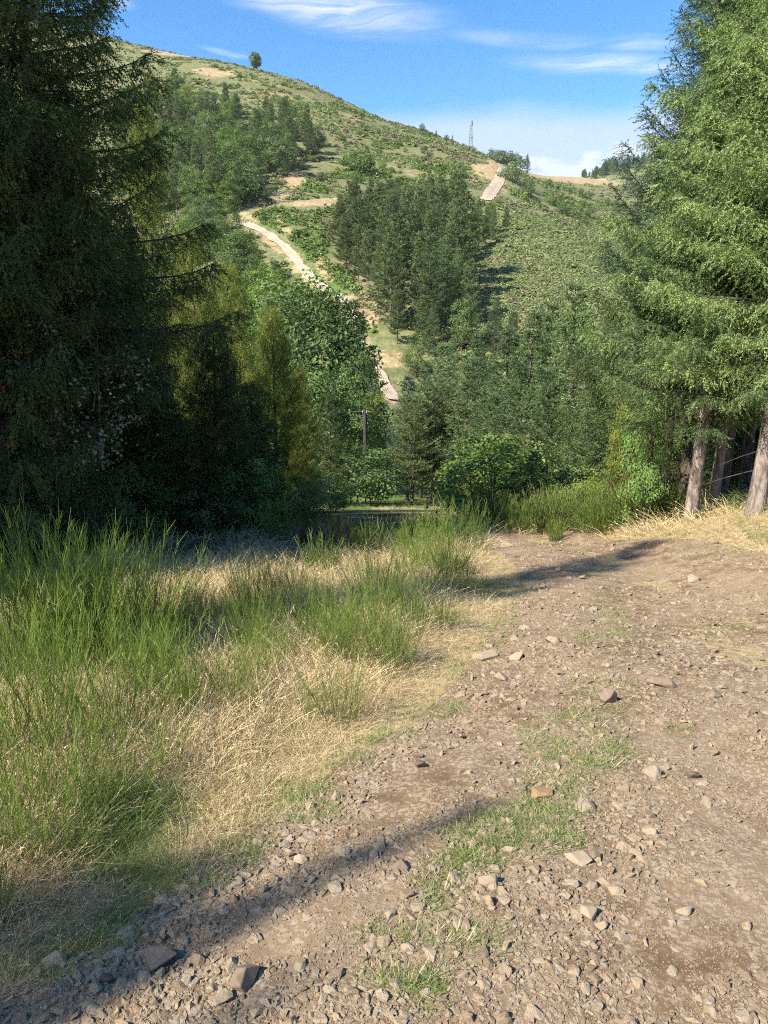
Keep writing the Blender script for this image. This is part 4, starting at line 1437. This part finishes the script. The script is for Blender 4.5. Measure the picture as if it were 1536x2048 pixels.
stand([(235, 430), (235, 240), (300, 205), (400, 210), (500, 245), (600, 265), (640, 310), (590, 350), (510, 365), (500, 420), (420, 440)], 110,
      ['broad0', 'broad1', 'broad2', 'broad0', 'broad1', 'pine0', 'pine1', 'pine2'], (8.5, 13.0), nm_tree, lf_tree, 'tree', 'of the hill wood', 'trees of the wood on the hill', 12, 4.6, 3)
stand([(370, 540), (380, 430), (440, 420), (500, 440), (480, 470), (440, 520)], 22, ['broad0', 'broad1', 'broad2'], (5.5, 9), nm_tree, lf_tree,
      'leafy tree', 'left of the hill road', 'leafy trees left of the hill road', 8, 4.0, 4, avoid=7.0)
stand([(690, 560), (675, 480), (700, 440), (770, 440), (860, 440), (960, 450), (1020, 462), (985, 490), (935, 530), (930, 580), (945, 650), (880, 700), (790, 710), (730, 600)], 100,
      ['pine0', 'pine1', 'pine2', 'pine0', 'pine1', 'pine2', 'fir1'], (6.0, 12.5), nm_tree, lf_tree, 'conifer', 'of the hillside stand', 'conifers of the stand beside the heather slope', 12, 3.4, 5, shrink=lambda u, v: 0.62 if u > 920 and v < 520 else (0.85 if v < 480 else 1.0))
stand([(780, 780), (800, 720), (900, 690), (960, 690), (1150, 690), (1250, 700), (1250, 820), (1000, 820)], 32,
      ['fir0', 'fir1', 'fir2', 'pine1', 'broad1'], (4.5, 7.5), nm_tree, lf_tree, 'tree', 'at the foot of the heather slope', 'trees at the foot of the heather slope', 9, 3.8, 6)
stand([(420, 700), (480, 560), (560, 560), (610, 600), (690, 640), (690, 800), (560, 800)], 34,
      ['broad0', 'broad1', 'broad2', 'pine0', 'fir1'], (7, 11), nm_tree, lf_tree, 'tree', 'below the hill road', 'trees below the hill road', 9, 4.0, 7, avoid=9.0)
stand([(560, 330), (640, 260), (700, 240), (830, 290), (950, 350), (900, 380), (760, 380), (640, 370)], 42,
      ['shrub0', 'shrub1', 'shrub2'], (1.2, 2.6), nm_tree, lf_tree, 'shrub', 'on the open upper slope', 'shrubs on the open upper slope', 11, 5.0, 8, cat='shrub')
stand([(520, 480), (560, 500), (600, 560), (560, 580), (480, 560), (450, 500)], 16,
      ['shrub0', 'shrub1', 'shrub2'], (1.6, 3.2), nm_tree, lf_tree, 'shrub', 'on the slope under the hill road', 'shrubs under the hill road', 8, 3.0, 9, cat='shrub', avoid=6.0)
stand([(1030, 380), (1080, 370), (1200, 400), (1290, 420), (1300, 500), (1230, 480), (1120, 430)], 36,
      ['shrub0', 'shrub1', 'shrub2', 'broad1'], (1.6, 4.0), nm_tree, lf_tree, 'bush', 'in the gully right of the heather', 'bushes in the gully', 10, 4.5, 10, cat='bush')
ridge = []
R3 = random.Random(4)
for i in range(130):
    u = 1165 + 260 * R3.random() ** 1.3; Y = R3.uniform(860, 960) - (u < 1230) * 20
    x = at(u, 350, Y)[0]
    c, t, H = T[R3.choice(['pine0', 'pine1', 'fir0', 'fir2'])]
    h = R3.uniform(10, 15) * (0.6 if u < 1200 else 1.0)
    ridge.append(plant('conifer', c, t, x, Y, h / H * R3.uniform(1.0, 1.5), h / H, R3.uniform(0, 6.28), M['fir'], M['bark'], cat='tree'))
label_rows(ridge, 'far conifer', 'on the distant ridge', 'conifers on the distant ridge', 14)


def single(name, tp, u, vbase, hgt, leaf, label, cat='tree', wid=1.0):
    h = hit(u, vbase, 60)
    if h is None:
        # on the skyline: take the crest itself in that column
        best = None
        for k in range(40):
            h = hit(u, vbase + k, 60)
            if h:
                break
    x, y, z = h
    c, t, H = T[tp]
    s = hgt / H
    return plant(name, c, t, x, y, s * wid, s, random.uniform(0, 6.28), M[leaf], M['bark'], cat=cat, label=label)


T['lone'] = (*broadtree(91, 9.0, 3.3, 1.7, 6, 120, 60, 1.0, 0.42, trunk_r=0.3), 9.0)
single('leafy_tree', 'lone', 512, 141, 8.0, 'fir', 'lone round tree standing on the hill crest', wid=1.0)
single('shrub', 'shrub0', 718, 345, 6.0, 'broadleaf', 'large round bush alone on the open hillside', 'shrub', 1.35)
single('shrub', 'shrub1', 1022, 362, 5.6, 'fir', 'dark round bush beside the road bend', 'shrub', 1.2)
single('shrub', 'shrub2', 500, 405, 6.5, 'broadleaf', 'round bush where the wood meets the road', 'shrub', 1.3)
for i, (u, v, h_, tp, lab) in enumerate(((1015, 332, 6, 'shrub0', 'bush at the left of the roadside trees on the shoulder'), (1030, 338, 8.5, 'broad0', 'broad tree behind the road bend'),
                                         (1044, 340, 8, 'broad2', 'tree right of the broad tree behind the bend'), (1054, 343, 9, 'fir1', 'pointed tree at the right of the road bend'),
                                         (1000, 328, 5, 'shrub1', 'low bush on the crest just left of the bend'), (988, 320, 4.5, 'shrub2', 'low bush on the crest right of the mast'),
                                         (845, 264, 3.6, 'broad1', 'small round tree on the skyline left of the mast'), (872, 277, 3.4, 'fir0', 'small dark tree on the skyline, second left of the mast'),
                                         (893, 285, 3.0, 'broad0', 'tiny tree on the skyline, third from the lone tree'), (905, 289, 3.4, 'fir2', 'tiny dark tree on the skyline nearest the mast'))):
    single('leafy_tree' if 'broad' in tp else ('fir_tree' if 'fir' in tp else 'shrub'), tp, u, v, h_, 'fir' if 'fir' in tp else 'broadleaf', lab, 'shrub' if 'shrub' in tp else 'tree', 1.1)

# ------------------------------------------------------------------ scrub cover of the hill (nobody could count it)
def clump(seed, mat, n=34, hgt=0.75, leaf=0.38):
    r = np.random.default_rng(seed)
    d = nrm(r.normal(size=(n, 3))); d[:, 2] = np.abs(d[:, 2])
    C = d * np.array([0.62, 0.62, hgt]) * (0.65 + 0.4 * r.random((n, 1)))
    NN = nrm(d + np.array([0, 0, 0.4]) + r.normal(size=d.shape) * 0.35)
    V = leaf_quads(C, NN, leaf, r, 0.8)
    return mesh_tris('scrub_clump', V, None, np.repeat(np.clip(0.5 + 0.25 * r.normal(size=n), 0, 1), 6), mat)


def hill_scrub():
    tp = [clump(200 + i, M['heather'], 34, 0.6) for i in range(4)] + [clump(210 + i, M['hillbroom'], 34, 0.9) for i in range(3)] + [clump(220 + i, M['dryheath'], 34, 0.55) for i in range(2)]
    n = 120000
    u = rng.uniform(150, 1536, n)
    r = np.exp(rng.uniform(math.log(75), math.log(520), n))
    az = np.arctan2((u - 768) / F, 1.0)
    x = np.sin(az) * r; y = np.cos(az) * r
    z = hz(x, y)
    uu, vv, d = project(x, y, z)
    dry, lush = masks(x, y, z)
    cover = fbm(x / 9, y / 9, 77, 3)
    heath = inh = ((uu > 900) & (uu < 1260) & (vv > 430) & (vv < 660))
    keep = (dry < rng.uniform(0.25, 1.0, n)) & ((cover > 0.46) | heath | (lush > 0.4))
    for p in ROADS:
        for a, b in zip(p[:-1, :2], p[1:, :2]):
            ab = b - a
            t = np.clip(((x - a[0]) * ab[0] + (y - a[1]) * ab[1]) / max(ab @ ab, 1e-6), 0, 1)
            keep &= np.hypot(x - a[0] - ab[0] * t, y - a[1] - ab[1] * t) > 2.2
    keep &= vv < 900
    x, y, z, lush, heath, r = (q[keep] for q in (x, y, z, lush, heath, r))
    m = len(x)
    green = (lush + 1.6 * (fbm(x / 24, y / 24, 91, 3) - 0.5) > 0.2) & ~heath
    brown = (fbm(x / 22 + 5, y / 22, 95, 3) > 0.56) & ~green & (rng.random(m) < np.where(heath, 0.3, 0.65))
    idx = np.where(green, 4 + rng.integers(0, 3, m), np.where(brown, 7 + rng.integers(0, 2, m), rng.integers(0, 4, m)))
    s = np.where(heath, 0.6 * np.exp(0.3 * rng.normal(size=m)), np.clip(0.5 * np.exp(0.5 * rng.normal(size=m)), 0.2, 1.6)) * (0.75 + 0.55 * smoothstep(100, 350, r))
    scl = np.stack([s * rng.uniform(0.9, 1.5, m), s * rng.uniform(0.9, 1.4, m), s * rng.uniform(0.7, 1.1, m)], -1)
    rot = np.stack([np.zeros(m), np.zeros(m), rng.uniform(0, 6.28, m)], -1)
    gn_scatter('hillside_scrub', tp, np.stack([x, y, z - 0.05], -1), rot, scl, idx, 'heather and broom scrub covering the hillside', 'scrub')


hill_scrub()

# ------------------------------------------------------------------ mast and utility pole
def build_mast():
    x, y, z = hit(941, 302, 60) or (58.0, 370.0, 90.0)
    top = at(941, 237, y)[2]
    Hm = top - z
    root = bpy.data.objects.new('radio_mast', None); COL.objects.link(root); root.location = (x, y, z - 0.3)
    tag(root, 'slim steel lattice radio mast on the hill shoulder', 'mast')
    w0, w1 = 1.15, 0.62
    Hl = Hm * 0.80
    for sx in (-1, 1):
        for sy in (-1, 1):
            V, Tt = tube([[sx * w0 / 2 * 1.4, sy * w0 / 2 * 1.4, 0], [sx * w1 / 2 * 1.3, sy * w1 / 2 * 1.3, Hl]], [0.085, 0.07], 5)
            link('leg', Geo().add(V, Tt).mesh('mast_leg', M['steel']), root)
    n = 9
    g = Geo()
    for i in range(n):
        za, zb = Hl * i / n, Hl * (i + 1) / n
        wa = (w0 * 1.4 + (w1 * 1.3 - w0 * 1.4) * i / n) / 2; wb = (w0 * 1.4 + (w1 * 1.3 - w0 * 1.4) * (i + 1) / n) / 2
        for (ax, ay), (bx, by) in (((-1, -1), (1, -1)), ((1, -1), (1, 1)), ((1, 1), (-1, 1)), ((-1, 1), (-1, -1))):
            if i % 2:
                ax, ay, bx, by = bx, by, ax, ay
            g.add(*tube([[ax * wa, ay * wa, za], [bx * wb, by * wb, zb]], [0.04, 0.04], 4))
            g.add(*tube([[ax * wb, ay * wb, zb], [bx * wb, by * wb, zb]], [0.04, 0.04], 4))
    link('lattice_brace', g.mesh('mast_brace', M['steel']), root)
    link('top_pole', Geo().add(*tube([[0.15, 0, Hl - 0.5], [0.15, 0, Hm]], [0.09, 0.06], 6)).mesh('mast_pole', M['steel']), root)
    for a in (0.4, 2.5, 4.6):
        b = Geo().box((-0.17, -0.09, 0), (0.17, 0.09, Hm * 0.17))
        link('antenna_panel', b.mesh('antenna_panel', M['panel']), root, (0.15 + 0.38 * math.cos(a), 0.38 * math.sin(a), Hm * 0.80), (0, 0, a + 1.57))
    dish = tube([[0, 0, 0], [0, -0.12, 0], [0, -0.2, 0]], [0.12, 0.38, 0.40], 14)
    link('dish_antenna', Geo().add(*dish).mesh('dish_antenna', M['panel'], True), root, (0.45, -0.3, Hm * 0.42))


build_mast()


def build_pole():
    Y = 46.0
    x, _, top = at(730, 818, Y)
    z = gz(x, Y)
    h = top - z
    root = bpy.data.objects.new('utility_pole', None); COL.objects.link(root); root.location = (x, Y, z)
    tag(root, 'weathered wooden utility pole left of the clearing pines', 'pole')
    link('post', Geo().add(*tube([[0, 0, -0.4], [0.02, 0, h * 0.5], [0, 0, h]], [0.15, 0.135, 0.115], 9)).mesh('pole_post', M['polewood'], True), root)
    for s in (-0.12, 0.12):
        link('insulator', Geo().add(*tube([[s, -0.1, h - 0.25], [s, -0.1, h - 0.15], [s, -0.1, h - 0.05]], [0.03, 0.05, 0.025], 7)).mesh('insulator', M['panel'], True), root)
    tt = np.linspace(0, 1, 24)
    P = np.stack([-26 * tt, 10 * tt, h - 0.15 - 3.2 * tt * (1 - tt) + 1.0 * tt], -1)
    link('wire', Geo().add(*tube(P, np.full(24, 0.008), 4)).mesh('wire', M['steel']), root)


build_pole()

# ------------------------------------------------------------------ broom plants by the track
BR = [broom_plant(300, 1.25, 0.5, 50, 26, 0.0036, 0.10), broom_plant(301, 1.0, 0.6, 54, 24, 0.0036, 0.13), broom_plant(302, 1.4, 0.36, 36, 30, 0.0036, 0.07),
      broom_plant(303, 0.85, 0.5, 46, 20, 0.0036, 0.14)]
BRF = [broom_plant(310 + i, 1.3, 0.9, 90, 9, 0.013, 0.2) for i in range(2)]
broom_near, broom_meadow, broom_bank = [], [], []


def broom(u, v, h, lst, mats=('broom',), kind=None, H=None):
    p = hit(u, v)
    k = kind if kind is not None else random.randrange(4)
    me = (BR + BRF)[k]
    base = [1.25, 1.0, 1.4, 0.85, 1.3, 1.3][k]
    o = link('broom_plant', me, None, (p[0], p[1], p[2]), (0, 0, random.uniform(0, 6.28)), h / base)
    set_mat(o, M[random.choice(mats)])
    tag(o, None, 'broom')
    lst.append(o)


R2 = random.Random(8)
# tall tips against the shade
for u, v, h in ((75, 1335, 1.42), (105, 1345, 1.36), (150, 1322, 1.2), (170, 1335, 1.28), (245, 1335, 1.2), (268, 1325, 1.12), (215, 1345, 1.0), (90, 1340, 1.30), (160, 1330, 1.15), (255, 1330, 1.10), (200, 1360, 0.9), (30, 1400, 0.95), (120, 1450, 0.95), (300, 1400, 0.8), (360, 1430, 0.75), (60, 1520, 0.8), (170, 1540, 0.75),
                (250, 1500, 0.7), (20, 1640, 0.65), (110, 1650, 0.6), (190, 1650, 0.5), (60, 1740, 0.5), (150, 1730, 0.42), (-40, 1560, 0.9), (-60, 1720, 0.7), (240, 1620, 0.45), (330, 1560, 0.45), (-20, 1850, 0.45)):
    broom(u, v, h, broom_near, ('broom', 'broom', 'broom'))
for i in range(50):
    u = R2.uniform(250, 820); v = R2.uniform(1215, 1450)
    if u > 700 and v > 1380:
        continue
    broom(u, v, R2.uniform(0.40, 0.75) * (1.1 if v < 1320 else 0.8), broom_meadow, ('broom', 'broom', 'broom'))
for i in range(15):
    v = R2.uniform(1120, 1330); ue = np.interp(v, [1130, 1180, 1245, 1335], [1030, 1040, 1010, 945])
    broom(ue - R2.uniform(90, 330), v, R2.uniform(0.28, 0.62), broom_meadow, ('broom',), kind=R2.choice([0, 2, 2, 3]))
for u, v, h in ((480, 1200, .55), (520, 1190, .65), (560, 1195, .7), (590, 1200, .6), (545, 1215, .5)):
    broom(u, v, h, broom_meadow, ('broom_dark', 'broom'))
for i in range(40):
    u = R2.uniform(800, 1330); v = R2.uniform(1048, 1068) + max(0, (930 - u)) * 0.35
    broom(u, v, R2.uniform(0.6, 1.15) * (0.65 if u < 950 else 1.0), broom_bank, ('broom', 'broom', 'broom', 'broom_dark'), kind=R2.choice([4, 5]))
for u, v, h in ((835, 1130, .9), (870, 1110, 1.0), (910, 1100, 1.0), (950, 1100, .9), (820, 1160, .7), (860, 1150, .8), (900, 1150, .65), (640, 1150, .65), (780, 1190, .6)):
    broom(u, v, h, broom_bank, ('broom',), kind=R2.choice([0, 1, 4]))
for u, v, h in ((1285, 1052, 1.5), (1110, 1082, .55), (330, 1048, 1.2), (380, 1050, 1.0), (620, 1090, .7), (700, 1100, .8), (740, 1110, .7), (660, 1110, .7), (440, 1056, .9), (560, 1075, .8), (300, 1060, 1.3)):
    broom(u, v, h, broom_bank, ('broom_dark', 'broom'), kind=R2.choice([4, 5]))
label_rows(broom_near, 'green broom plant', 'of the tall clump at left', 'tall broom clump at the left', 8)
label_rows(broom_meadow, 'green broom plant', 'in the dry grass meadow', 'broom plants in the dry grass', 8)
label_rows(broom_bank, 'broom plant', 'on the rim beyond the track', 'broom plants on the rim beyond the track', 10)

# ------------------------------------------------------------------ dry and green grass
TS = [grass_tuft(400 + i, 0.30, 0.11, 17, 0.0042, 0.75, 0.40, 3, seg=3) for i in range(4)] + \
     [grass_tuft(410 + i, 0.36, 0.13, 14, 0.0040, 2.2, 0.25, 2, seg=3) for i in range(3)] + \
     [grass_tuft(420 + i, 0.32, 0.09, 15, 0.0046, 0.35, 0.4, 0, M['grass'], seg=3) for i in range(2)]
TL = [grass_tuft(430 + i, 0.075, 0.07, 20, 0.0036, 0.9, 0.5, 0, M['grass'], seg=2) for i in range(3)] + [grass_tuft(440, 0.06, 0.07, 18, 0.0034, 1.3, 0.5, 0, M['straw'], seg=2)]
TF = [grass_tuft(450 + i, 0.5, 0.35, 34, 0.014, 0.6, 0.5, 4, seg=2) for i in range(3)] + [grass_tuft(460, 0.4, 0.35, 34, 0.014, 0.5, 0.4, 0, M['grass'], seg=2)]


def tilt_rot(n, k=0.15):
    return np.stack([rng.normal(0, k, n), rng.normal(0, k, n), rng.uniform(0, 6.28, n)], -1)


def dry_grass():
    n = 24000
    y = np.exp(rng.uniform(math.log(1.6), math.log(16.0), n))
    x = rng.uniform(-0.75, 0.75, n) * y * 0.95 - 0.3
    le = left_edge(y); re = right_edge(y)
    off = 0.10 * (fbm(x * 2, y * 2, 51, 3) - 0.5) * 2
    left = x < le - 0.03 + off
    right = (x > re + 0.05 + off) & (y > 8.6)
    keep = left | right
    x, y, le = x[keep], y[keep], le[keep]
    z = hz(x, y)
    u, v, d = project(x, y, z)
    m = len(x)
    dens = 1 - 0.86 * litter_shade(x, y)
    ok = rng.random(m) < dens
    x, y, z, le, u, v = (q[ok] for q in (x, y, z, le, u, v))
    m = len(x)
    edge = np.clip((le - x), 0, 2)
    g = fbm(x * 0.9 + 7, y * 0.9, 61, 3)
    idx = np.where(g > 0.65, 7 + rng.integers(0, 2, m), np.where(rng.random(m) < 0.3, 4 + rng.integers(0, 3, m), rng.integers(0, 4, m)))
    s = (0.32 + 0.62 * smoothstep(0.0, 1.1, edge)) * rng.uniform(0.7, 1.3, m)
    s = np.where(x > le + 1, rng.uniform(0.45, 0.8, m), s)
    wide = 1 + 0.6 * smoothstep(4, 12, y)
    bake_scatter('dry_grass', TS, np.stack([x, y, z - 0.01], -1), tilt_rot(m, 0.18), np.stack([s * wide, s * wide, s], -1), idx,
                 'dry straw-coloured grass beside the track', 'grass', [M['straw'], M['grass']])
    print('dry tufts', m)


def far_grass():
    n = 7000
    y = np.exp(rng.uniform(math.log(12.5), math.log(55), n))
    x = rng.uniform(-0.55, 0.62, n) * y
    z = hz(x, y)
    re = right_edge(y); le = left_edge(y)
    keep = ~((x > le - .1) & (x < re + .1) & (y < 15.2)) & (rng.random(n) > 0.9 * litter_shade(x, y))
    x, y, z = x[keep], y[keep], z[keep]
    m = len(x)
    g = fbm(x * 0.3, y * 0.3, 71, 3) + 0.25 * smoothstep(22, 34, y) * (np.abs(x) < 20)
    idx = np.where(g > 0.6, 3, rng.integers(0, 3, m))
    s = rng.uniform(0.5, 1.0, m) * np.where(y > 26, 0.6, 1.0)
    gn_scatter('meadow_grass', TF, np.stack([x, y, z - 0.02], -1), tilt_rot(m, 0.1), np.stack([s * 1.2, s * 1.2, s], -1), idx, 'grass on the slope below the track', 'grass')


# green grass patches: picture ellipses on and beside the track
PATCH = [(1150, 1510, 95, 55, 1.0), (1110, 1590, 70, 30, .8), (1060, 1690, 80, 45, .9), (960, 1720, 70, 50, .7), (930, 1770, 60, 30, .5), (1235, 1255, 50, 45, .8), (1200, 1285, 60, 25, .5), (1190, 1152, 40, 10, .7),
         (880, 1845, 40, 25, .5), (960, 1925, 60, 25, .6), (840, 2020, 40, 30, .6), (750, 1915, 30, 12, .4), (600, 1590, 60, 25, .9), (560, 1640, 120, 26, .7), (860, 1430, 70, 22, .9), (780, 1480, 60, 20, .7), (940, 1345, 40, 25, .8),
         (1010, 1260, 40, 30, .7), (1045, 1190, 30, 22, .7), (190, 1890, 80, 40, .9), (380, 1760, 110, 40, .7), (60, 1950, 80, 40, .8), (1360, 1480, 30, 12, .4), (1300, 1095, 90, 14, .8), (1420, 1112, 110, 12, .6), (1080, 1092, 30, 6, .6),
         (1120, 1720, 40, 15, .4), (700, 1530, 60, 22, .6), (480, 1715, 60, 30, .6), (990, 1310, 30, 20, .6), (1130, 1100, 50, 8, .4), (780, 2000, 50, 20, .4), (1210, 1440, 80, 20, .5), (1190, 1400, 60, 30, .5), (1120, 1640, 70, 30, .7), (1000, 1740, 70, 30, .6), (905, 1810, 60, 30, .6), (850, 1930, 70, 25, .45), (1230, 1210, 40, 25, .5), (1170, 1540, 80, 40, .7)]


def green_grass():
    P = []
    for u0, v0, w, h, k in PATCH:
        a0 = w * h
        for i in range(int(min(1400, 0.15 * a0 * k) + 40)):
            a = rng.random() * 6.283; q = math.sqrt(rng.random())
            u = u0 + w * q * math.cos(a) * 1.1; v = v0 + h * q * math.sin(a) * 1.1
            if vnoise(np.array([u / 22.0]), np.array([v / 11.0]), 5)[0] < 0.42:
                continue
            P.append((u, v))
    P = np.array(P)
    dx, dy, dz = ray(P[:, 0], P[:, 1])
    y = np.full(len(P), 4.0)
    for _ in range(30):                                   # walk down the view line to the ground
        zt = hz(dx * y / dy, y)
        y = np.clip(0.5 * y + 0.5 * (zt - EYE) * dy / dz, 1.0, 18)
    x = dx * y / dy
    z = np.maximum(track_z(x, y), hz(x, y))
    m = len(x)
    s = rng.uniform(0.45, 1.0, m) * (0.75 + 0.05 * y)
    idx = np.where(rng.random(m) < 0.22, 3, rng.integers(0, 3, m))
    gn_scatter('green_grass', TL, np.stack([x, y, z - 0.006], -1), tilt_rot(m, 0.15), np.stack([s * 1.15, s * 1.15, s], -1), idx, 'short green grass in patches on the track', 'grass')


dry_grass()
far_grass()
green_grass()

# ------------------------------------------------------------------ stones of the track
RK = [rock_mesh(500 + i, [0.45, 0.6, 0.35, 0.7][i % 4], 16 + i % 6) for i in range(14)]
PB = [rock_mesh(540 + i, [0.5, 0.7, 0.4][i % 3], 12, 'pebble', False) for i in range(8)]


def stone_density(u, v):
    """stony bands along the track, smoother earth in the wheel lines"""
    a = fbm(u / 120.0, v / 60.0, 81, 3)
    bare = ell(u, v, [(1480, 1850, 260, 120, -25, 1.0), (830, 1600, 260, 46, -28, .8), (600, 1880, 260, 40, -16, .8), (1400, 1150, 130, 22, 8, .9), (1460, 1680, 120, 60, 0, .6)])
    ston = ell(u, v, [(560, 1690, 200, 60, -25, 1), (330, 1930, 260, 70, -8, 1), (1050, 1340, 160, 60, -10, 1), (1220, 1640, 160, 60, 20, 1), (760, 1500, 120, 50, -35, 1), (1120, 1240, 140, 60, 0, .9), (1330, 1330, 180, 90, 0, .8)])
    return np.clip(0.42 + 1.1 * (a - 0.4) + 0.5 * ston - 0.75 * bare, 0.03, 1.0)


def px_to_track(u, v):
    dx, dy, dz = ray(u, v)
    y = np.full(u.shape, 4.0)
    for _ in range(40):
        zt = hz(dx * y / dy, y)
        y = np.clip(0.5 * y + 0.5 * (zt - EYE) * dy / dz, 0.9, 18)
    return dx * y / dy, y


def stones():
    n = 300000
    u = rng.uniform(-60, 1600, n); v = 1085 + (2150 - 1085) * rng.random(n) ** 1.15
    x, y = px_to_track(u, v)
    le, re = left_edge(y), right_edge(y)
    keep = (x > le - 0.06 + 0.16 * (fbm(x * 3, y * 3, 3, 2) - 0.5)) & (x < re + 0.1) & (y < 14.5) & (rng.random(n) < stone_density(u, v) * 0.85)
    u, v, x, y = u[keep], v[keep], x[keep], y[keep]
    m = len(x)
    # size in metres: many small, few large
    q = rng.random(m)
    size = np.clip(0.0041 * np.exp(0.70 * rng.normal(size=m)), 0.0022, 0.026)
    size = size * (0.62 + 0.25 * np.minimum(y, 7) + 0.1 * np.maximum(y - 7, 0))
    # fines between the stones, nearest the viewer
    nf = 70000
    uf = rng.uniform(-40, 1580, nf); vf = rng.uniform(1420, 2120, nf)
    xf, yf = px_to_track(uf, vf)
    kf = (xf > left_edge(yf) - 0.05) & (rng.random(nf) < 0.25 + 0.75 * vnoise(uf / 60, vf / 30, 12))
    xf, yf = xf[kf], yf[kf]
    x = np.concatenate([x, xf]); y = np.concatenate([y, yf])
    size = np.concatenate([size, rng.uniform(0.0018, 0.0042, len(xf)) * (0.8 + 0.25 * yf)])
    m = len(x)
    z = track_z(x, y)
    o = np.argsort(-size / (y + 1.0))
    big = o[:288]
    bigm = np.zeros(m, bool); bigm[big] = True
    for i in big:
        s = size[i] * 1.1
        k = RK[random.randrange(len(RK))]
        link('stone', k, track, (x[i], y[i], z[i] + s * random.uniform(-0.2, 0.12)), (random.gauss(0, 0.25), random.gauss(0, 0.25), random.uniform(0, 6.28)),
             (s * random.uniform(.85, 1.25), s * random.uniform(.8, 1.15), s * random.uniform(.75, 1.2)))
    sm = ~bigm
    k = sm.sum()
    s = size[sm]
    scl = np.stack([s * rng.uniform(.8, 1.3, k), s * rng.uniform(.75, 1.2, k), s * rng.uniform(.7, 1.15, k)], -1)
    rot = np.stack([rng.normal(0, .3, k), rng.normal(0, .3, k), rng.uniform(0, 6.28, k)], -1)
    gn_scatter('gravel', PB, np.stack([x[sm], y[sm], z[sm] + s * rng.uniform(-0.3, 0.14, k)], -1), rot, scl, rng.integers(0, len(PB), k), None, None, track)


stones()

# the rocks one would point at
ROCKS = [
    (490, 1990, 84, .85, 'stone_brown', 'brown upright rock casting a black shadow in the lower left'),
    (318, 1940, 92, .5, 'stone_brown', 'long slanted brown rock left of the upright rock'),
    (112, 1940, 62, .8, 'stone', 'rounded grey rock in the shade near the lower left corner'),
    (215, 1978, 44, .8, 'stone_dark', 'dark pointed stone between the rounded grey and the slanted rock'),
    (442, 2022, 60, .5, 'stone', 'flat stone leaning below the upright brown rock'),
    (972, 1795, 56, .75, 'stone_pale', 'block-like pale rock beside the grass strip'),
    (1080, 1608, 64, .4, 'stone_orange', 'flat ochre stone on the green grass strip'),
    (1215, 1420, 44, 1.0, 'stone_brown', 'tall brown stone in the middle of the track'),
    (1322, 1378, 66, .45, 'stone_brown', 'wide flat-topped stone on the right half of the track'),
    (972, 1322, 70, .45, 'stone_pale', 'large pale rock at the grass edge of the track'),
    (1040, 1330, 46, .5, 'stone_pale', 'pale rock right of the large edge rock'),
    (1384, 1564, 34, .9, 'stone_dark', 'small black stone right of the green strip'),
    (840, 1552, 30, .8, 'stone_dark', 'small black stone on the bare wheel line'),
    (1402, 1576, 30, .5, 'stone_pale', 'pale chip beside the small black stone'),
    (1175, 1858, 60, .6, 'stone_pale', 'angular pale rock on the lower right gravel'),
    (800, 1765, 56, .5, 'stone_brown', 'brown rock right of the tree shadow streaks'),
    (1160, 1750, 76, .25, 'stone_pale', 'thin pale slab lying in the gravel'),
    (1165, 1640, 52, .6, 'stone', 'greyish rock above the thin pale slab'),
    (1300, 1565, 44, .7, 'stone', 'cracked stone below the right end of the grass strip'),
    (600, 1740, 36, .6, 'stone_pale', 'pale stone in the shaded gravel at left'),
    (1390, 1166, 36, .5, 'stone_pale', 'pale stone near the right end of the track'),
    (1105, 1298, 40, .6, 'stone', 'stone with dark underside in the upper track'),
    (1005, 1372, 40, .6, 'stone', 'grey stone below the large edge rock'),
    (925, 1886, 44, .6, 'stone_brown', 'reddish stone on the lower grass strip'),
    (1425, 1398, 40, .6, 'stone_brown', 'stone with a dark hollow at the right of the track'),
    (1010, 1096, 60, .3, 'stone_pale', 'pale slab rock where the track drops from sight'),
]
for i, (u, v, w, fl, mt, lab) in enumerate(ROCKS):
    x, y, z = hit(u, v)
    depth = y * CP - (z - EYE) * SP
    s = w / F * depth / 2
    me = rock_mesh(700 + i, fl, 15, 'rock')
    z = float(track_z(np.array([x]), np.array([y]))[0])
    o = link('rock', me, None, (x, y, z + s * fl * 0.30), (random.gauss(0, 0.12), random.gauss(0, 0.12), random.uniform(-0.5, 0.5)), (s, s, s))
    set_mat(o, M[mt])
    tag(o, lab, 'rock', 'larger rocks on the track')

# dead stalk in the grass
g = Geo()
g.add(*tube([[0, 0, -0.02], [0.01, 0, .08], [-0.005, 0, .17], [0.02, 0, .27]], [.0045, .004, .0035, .003], 5))
for a, b in (((0.005, 0, .09), (-.07, .01, .15)), ((0.0, 0, .13), (.05, -.01, .2)), ((-.04, 0, .12), (-.07, -.02, .19))):
    g.add(*tube([a, b], [.003, .0015], 4))
x, y, z = hit(372, 1688)
tag(link('dead_stalk', g.mesh('dead_stalk', M['deadwood']), None, (x, y, z)), 'bare brown twig standing in the grass at the track edge', 'twig')

# ------------------------------------------------------------------ thin summer haze in the air
hm, g = new_mat('haze')
pv = g('ShaderNodeVolumePrincipled')
pv.inputs['Color'].default_value = (0.80, 0.88, 1.0, 1.0)
pv.inputs['Density'].default_value = 0.00007
pv.inputs['Anisotropy'].default_value = 0.0
ho = g('ShaderNodeOutputMaterial')
g.l.new(pv.outputs[0], ho.inputs['Volume'])
gzmin = min(v.co.z for v in ground.data.vertices) - 1.0
gzmax = max(v.co.z for v in ground.data.vertices) + 22.0
haze = link('haze', Geo().box((-1450, -1450, gzmin), (1450, 1450, gzmax)).mesh('haze', hm))
tag(haze, 'thin bluish summer haze over the valley', 'haze', kind='stuff')

print('tris', sum(len(m.polygons) for m in bpy.data.meshes))
